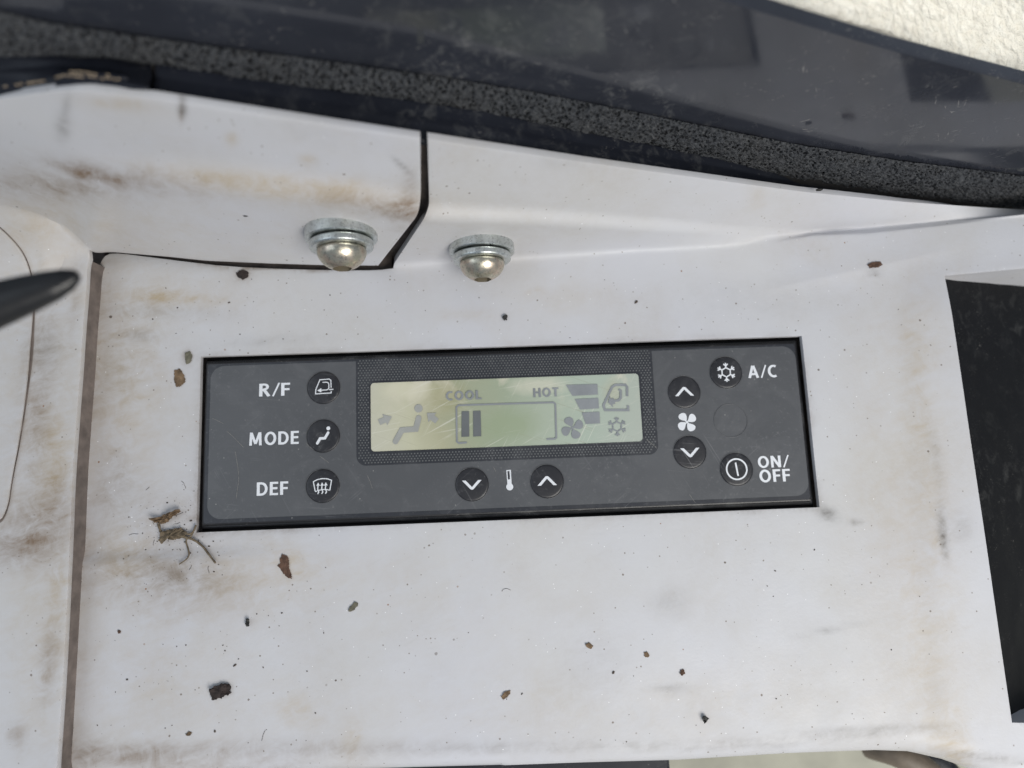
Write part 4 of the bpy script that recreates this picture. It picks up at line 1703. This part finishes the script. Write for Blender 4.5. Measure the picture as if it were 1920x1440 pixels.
# ------------------------------------------------------------------ below the console's front edge
fl = mesh('floor', [(-0.9, -0.6, -0.16), (0.9, -0.6, -0.16), (0.9, 0.06, -0.16), (-0.9, 0.06, -0.16)], [[0, 1, 2, 3]], FLOORM)
tag(fl, kind='structure')
a = onz(560, 1436, -0.03)
b = onz(1256, 1431, -0.03)
o = from_bm('rail', box_bm(a.x - 0.05, a.y - 0.02, -0.055, b.x, a.y + 0.0005, -0.030), RUBBER)
bevel(o, 0.001, 2)
tag(o, 'black rail end showing just below the console front edge', 'rail')
for k, (pts, lab) in enumerate(((((1630, 1398, -.06), (1680, 1412, -.05), (1735, 1440, -.05), (1790, 1500, -.05)), 'dull brown hose curving under the lower right corner, nearer the edge'),
                                (((1700, 1396, -.075), (1760, 1425, -.07), (1800, 1470, -.07), (1830, 1540, -.07)), 'darker hose lying behind the other under the lower right corner'))):
    bm = bmesh.new()
    tube(bm, smooth_poly([tuple(onz(x_, y_, z_)) for x_, y_, z_ in pts], 3), 0.0045 if k == 0 else 0.004, 14)
    o = from_bm('hose', bm, HOSEM if k == 0 else RUBBER, None, True)
    tag(o, lab, 'hose', 'hoses under the console')


# ------------------------------------------------------------------ debris
def surf_z(x, y):
    return main_z(x, y)


def flake(name, pts, mat, label, cat, curl=0.0006, thick=0.0003, lift=0.0002, zf=None, n_in=3, seed=0, parent=None):
    """irregular scrap: outline in px, jagged, crumpled, with thickness"""
    rnd = random.Random(seed)
    W2 = [onz(x_, y_, 0.0) for x_, y_ in pts]
    loop = []
    for i in range(len(W2)):
        a, b = W2[i], W2[(i + 1) % len(W2)]
        k = max(1, int((b - a).length / 0.00022))
        for j in range(k):
            p = a.lerp(b, j / k)
            loop.append(Vector((p.x + rnd.gauss(0, 1) * 0.00009, p.y + rnd.gauss(0, 1) * 0.00009)))
    c = sum(loop, Vector((0, 0))) / len(loop)
    vs, fs = [], []
    n = len(loop)
    K = n_in
    for r_ in range(K):
        t = 1 - r_ / K
        for p in loop:
            q = c + (p - c) * t
            vs.append(Vector((q.x, q.y, 0)))
    vs.append(Vector((c.x, c.y, 0)))
    for r_ in range(K - 1):
        for k in range(n):
            k2 = (k + 1) % n
            fs.append([r_ * n + k, r_ * n + k2, (r_ + 1) * n + k2, (r_ + 1) * n + k])
    for k in range(n):
        fs.append([(K - 1) * n + k, (K - 1) * n + (k + 1) % n, len(vs) - 1])
    off = Vector((seed * 3.1, seed * 1.7, seed * 0.9))
    hs = [curl * (0.5 + 0.5 * noise.noise(v * 420 + off)) + curl * 0.5 * noise.noise(v * 1300 + off) for v in vs]
    mn = min(hs)
    for v, h in zip(vs, hs):
        v.z = (zf(v.x, v.y) if zf else surf_z(v.x, v.y)) + lift + thick + h - mn
    bm = bmesh.new()
    bv = [bm.verts.new(v) for v in vs]
    for f in fs:
        try: bm.faces.new([bv[i] for i in f])
        except ValueError: pass
    bmesh.ops.recalc_face_normals(bm, faces=bm.faces)
    if sum(f.normal.z for f in bm.faces) < 0:
        bmesh.ops.reverse_faces(bm, faces=bm.faces)
    me = bpy.data.meshes.new(name)
    bm.to_mesh(me)
    bm.free()
    o = link(name, me, mat, parent)
    s = o.modifiers.new('thickness', 'SOLIDIFY')
    s.thickness = thick
    s.offset = -1
    if label: tag(o, label, cat)
    return o


def C7(*pts):   # crop of the lower left, back to photo px
    return [(x / 2.667, 900 + y / 2.667) for x, y in pts]


flake('bark_flake', C7((1062, 1040), (1085, 1022), (1108, 1020), (1118, 1008), (1158, 1014), (1166, 1032), (1158, 1045), (1166, 1056), (1120, 1078), (1075, 1090), (1068, 1062)),
      BARK, 'dark brown bark flake, largest, on the panel near the bottom left', 'bark', 0.0009, 0.0005, seed=1)
flake('leaf_scrap', C7((1740, 655), (1752, 632), (1778, 608), (1792, 615), (1786, 634), (1768, 652), (1750, 658)), LEAFG,
      'grey-green leaf scrap on the panel below the control unit', 'leaf', 0.0003, 0.0002, 0.00003, seed=2)
flake('seed', C7((1238, 695), (1248, 690), (1256, 708), (1252, 728), (1243, 724), (1236, 710)), SEED, 'black seed husk on the panel, between twig and bark flake', 'seed', 0.0007, 0.0006, seed=3)
flake('rust_patch', C7((1400, 395), (1412, 372), (1440, 378), (1446, 405), (1448, 440), (1462, 495), (1440, 488), (1418, 468), (1400, 440), (1388, 428), (1404, 414)), RUST,
      'rust brown crumbly smear just below the lower left corner of the control unit', 'dirt', 0.0003, 0.0001, 0.00002, seed=4)
flake('leaf_scrap', C7((762, 192), (790, 190), (830, 172), (905, 146), (908, 158), (880, 178), (838, 215), (805, 218), (780, 208)), LEAF,
      'folded brown leaf scrap left of the control unit, above the twigs', 'leaf', 0.0022, 0.0002, seed=5)
flake('leaf_scrap', C7((800, 300), (812, 262), (850, 246), (905, 240), (940, 262), (925, 285), (880, 298), (830, 290), (815, 318)), TWIG,
      'crumbled leaf scrap tangled with twigs at the control unit corner', 'leaf', 0.0018, 0.0003, seed=6)
for (pts, r0, lab) in (
        (((975, 250), (960, 285), (932, 298), (945, 340), (958, 375), (945, 395), (912, 418)), 0.00038, 'bent thin twig at the lower left corner of the control unit'),
        (((915, 280), (975, 295), (1020, 330), (1055, 370), (1092, 412)), 0.00055, 'straight thicker twig pointing away from the control unit corner'),
        (((985, 225), (972, 262), (945, 275), (905, 240), (860, 252)), 0.0004, 'short twig curling up beside the control unit corner'),
        (((800, 215), (806, 250), (822, 275)), 0.0006, 'stubby twig joining the folded leaf and the crumbled scrap')):
    bm = bmesh.new()
    pp = smooth_poly(C7(*pts), 2)
    W3 = []
    for i, (x_, y_) in enumerate(pp):
        p = onz(x_, y_, 0)
        p.z = surf_z(p.x, p.y) + r0 + 0.0006 * (0.6 + 0.6 * noise.noise(Vector((p.x * 300, p.y * 300, r0 * 9000))))
        W3.append(p)
    rad = [r0 * (0.75 + 0.35 * noise.noise(Vector((i * 0.9, r0 * 9999, 0)))) * (1 - 0.35 * i / len(W3)) for i in range(len(W3))]
    tube(bm, W3, rad, 7)
    o = from_bm('twig', bm, TWIG, None, True)
    tag(o, lab, 'twig', 'twigs by the control unit')

flake('leaf_scrap', [(328, 695), (338, 692), (346, 704), (348, 716), (340, 724), (331, 726), (327, 712)], LEAF, 'small brown leaf scrap left of the unit upper corner', 'leaf', 0.0003, 0.0002, 0.00003, seed=8)
flake('dirt_clod', [(349, 662), (357, 658), (362, 668), (358, 680), (351, 684), (348, 672)], LEAFG, 'pale brown speck of dirt touching the unit upper left corner', 'dirt', 0.0003, 0.0002, 0.00003, seed=9)
flake('dirt_clod', [(444, 512), (455, 506), (467, 511), (466, 520), (456, 525), (446, 520)], BARK, 'dark brown dirt blot below the gap, upper left of the panel', 'dirt', 0.0003, 0.0002, 0.00003, seed=10)
flake('dirt_clod', [(1626, 497), (1634, 492), (1650, 491), (1653, 497), (1645, 502), (1629, 503)], RUST, 'orange brown dirt clod right of the bolts near the tray', 'dirt', 0.0003, 0.0002, 0.00003, seed=11)
flake('wood_chip', [(940, 1306), (946, 1297), (956, 1294), (957, 1300), (950, 1307), (943, 1312)], LEAF, 'tan wood chip near the bottom middle of the panel', 'chip', 0.0003, 0.0002, 0.00003, seed=12)
flake('wood_chip', [(1208, 1223), (1214, 1222), (1217, 1229), (1212, 1233), (1207, 1229)], LEAF, 'small tan chip, middle one of three in a row below the control unit', 'chip', 0.0003, 0.0002, 0.00003, seed=13)
flake('wood_chip', [(1097, 1207), (1105, 1205), (1112, 1211), (1108, 1216), (1099, 1213)], LEAF, 'small yellowish chip, leftmost of three in a row below the control unit', 'chip', 0.0003, 0.0002, 0.00003, seed=14)
flake('wood_chip', [(1276, 1256), (1281, 1254), (1284, 1262), (1279, 1267), (1275, 1262)], RUST, 'reddish brown chip, rightmost of three in a row below the control unit', 'chip', 0.0003, 0.0002, 0.00003, seed=15)
flake('seed', [(1316, 1346), (1321, 1340), (1326, 1345), (1324, 1352), (1319, 1353)], SEED, 'black seed near the front edge, lower right', 'seed', 0.0008, 0.0006, seed=16)
flake('wood_chip', C7((940, 1262), (955, 1248), (968, 1256), (962, 1268), (948, 1272)), LEAF, 'tiny orange chip below the dark bark flake', 'chip', 0.0003, 0.0002, 0.00003, seed=17)
flake('wood_chip', C7((602, 750), (612, 744), (620, 752), (612, 762), (604, 760)), RUST, 'tiny reddish chip on the left part of the panel', 'chip', 0.0003, 0.0002, 0.00003, seed=18)
flake('seed', [(942, 596), (947, 590), (952, 592), (950, 599), (945, 601)], SEED, 'small dark seed above the middle of the control unit', 'seed', 0.0005, 0.0004, seed=19)


def wall_blot(px, py, y, r_, mat, label):
    p = ony(px, py, y)
    bm = bmesh.new()
    bmesh.ops.create_icosphere(bm, subdivisions=3, radius=r_)
    for v in bm.verts:
        k = 1 + 0.35 * noise.noise(v.co * 900 + Vector((px, py, 0)))
        v.co = Vector((v.co.x * k * 1.3, v.co.y * 0.45 * k, v.co.z * k))
    o = from_bm('dirt_clod', bm, mat, None, True)
    o.location = p
    tag(o, label, 'dirt')


wall_blot(1536, 356, .0664, 0.00075, SEED, 'black dirt spot near the foam strip, upper right')
wall_blot(461, 404, .0583, 0.00060, SEED, 'black dirt spot on the left cover, left of the bolts')

# loose grit: too small and many to count
bm = bmesh.new()
rnd = random.Random(11)
for _ in range(190):
    px_, py_ = rnd.uniform(150, 1760), rnd.choice((rnd.uniform(520, 640), rnd.uniform(1000, 1400), rnd.uniform(1000, 1400)))
    if rnd.random() < 0.35: px_ = rnd.uniform(180, 620)
    p = onz(px_, py_)
    if abs(p.x) < HX + 0.0015 and abs(p.y) < HY + 0.0015: continue
    r_ = min(0.00042, 0.00009 * math.exp(rnd.gauss(0.0, 0.55)))
    t = bmesh.ops.create_icosphere(bm, subdivisions=1, radius=r_)
    rot = Matrix.Rotation(rnd.uniform(0, 6.3), 3, 'Z')
    ex = rnd.uniform(0.8, 2.0)
    zc = surf_z(p.x, p.y)
    for v in t['verts']:
        q = rot @ Vector((v.co.x * ex, v.co.y, v.co.z * 0.7))
        q += Vector((rnd.uniform(-1, 1), rnd.uniform(-1, 1), 0)) * r_ * 0.25
        v.co = q + Vector((p.x, p.y, zc + r_ * 0.35))
for _ in range(160):
    # drift of crumbs round the twigs
    p = onz(rnd.gauss(330, 45), rnd.gauss(1000, 45))
    if abs(p.x) < HX + 0.0008 and abs(p.y) < HY + 0.0008: continue
    r_ = min(0.0004, 0.00008 * math.exp(rnd.gauss(0.0, 0.5)))
    t = bmesh.ops.create_icosphere(bm, subdivisions=1, radius=r_)
    zc = surf_z(p.x, p.y)
    for v in t['verts']:
        v.co = Vector((v.co.x * 1.4 + rnd.uniform(-1, 1) * r_ * .3, v.co.y + rnd.uniform(-1, 1) * r_ * .3, v.co.z * 0.7)) + Vector((p.x, p.y, zc + r_ * 0.35))
for _ in range(14):
    # hair-thin fibres
    px_, py_ = (rnd.gauss(330, 60), rnd.gauss(1005, 40)) if rnd.random() < 0.85 else (rnd.uniform(200, 1500), rnd.uniform(1010, 1380))
    p = onz(px_, py_)
    if abs(p.x) < HX + 0.002 and abs(p.y) < HY + 0.002: continue
    a_ = rnd.uniform(0, 6.28)
    L_ = rnd.uniform(0.0012, 0.0035)
    pts_ = []
    for k in range(6):
        a_ += rnd.uniform(-0.6, 0.6)
        p = p + Vector((math.cos(a_), math.sin(a_), 0)) * L_ / 5
        pts_.append(Vector((p.x, p.y, surf_z(p.x, p.y) + 0.00012)))
    tube(bm, pts_, 0.00005, 4)
grit = from_bm('grit', bm, GRITM, None, False)
tag(grit, 'fine dark grit scattered over the console panel', 'grit', kind='stuff')
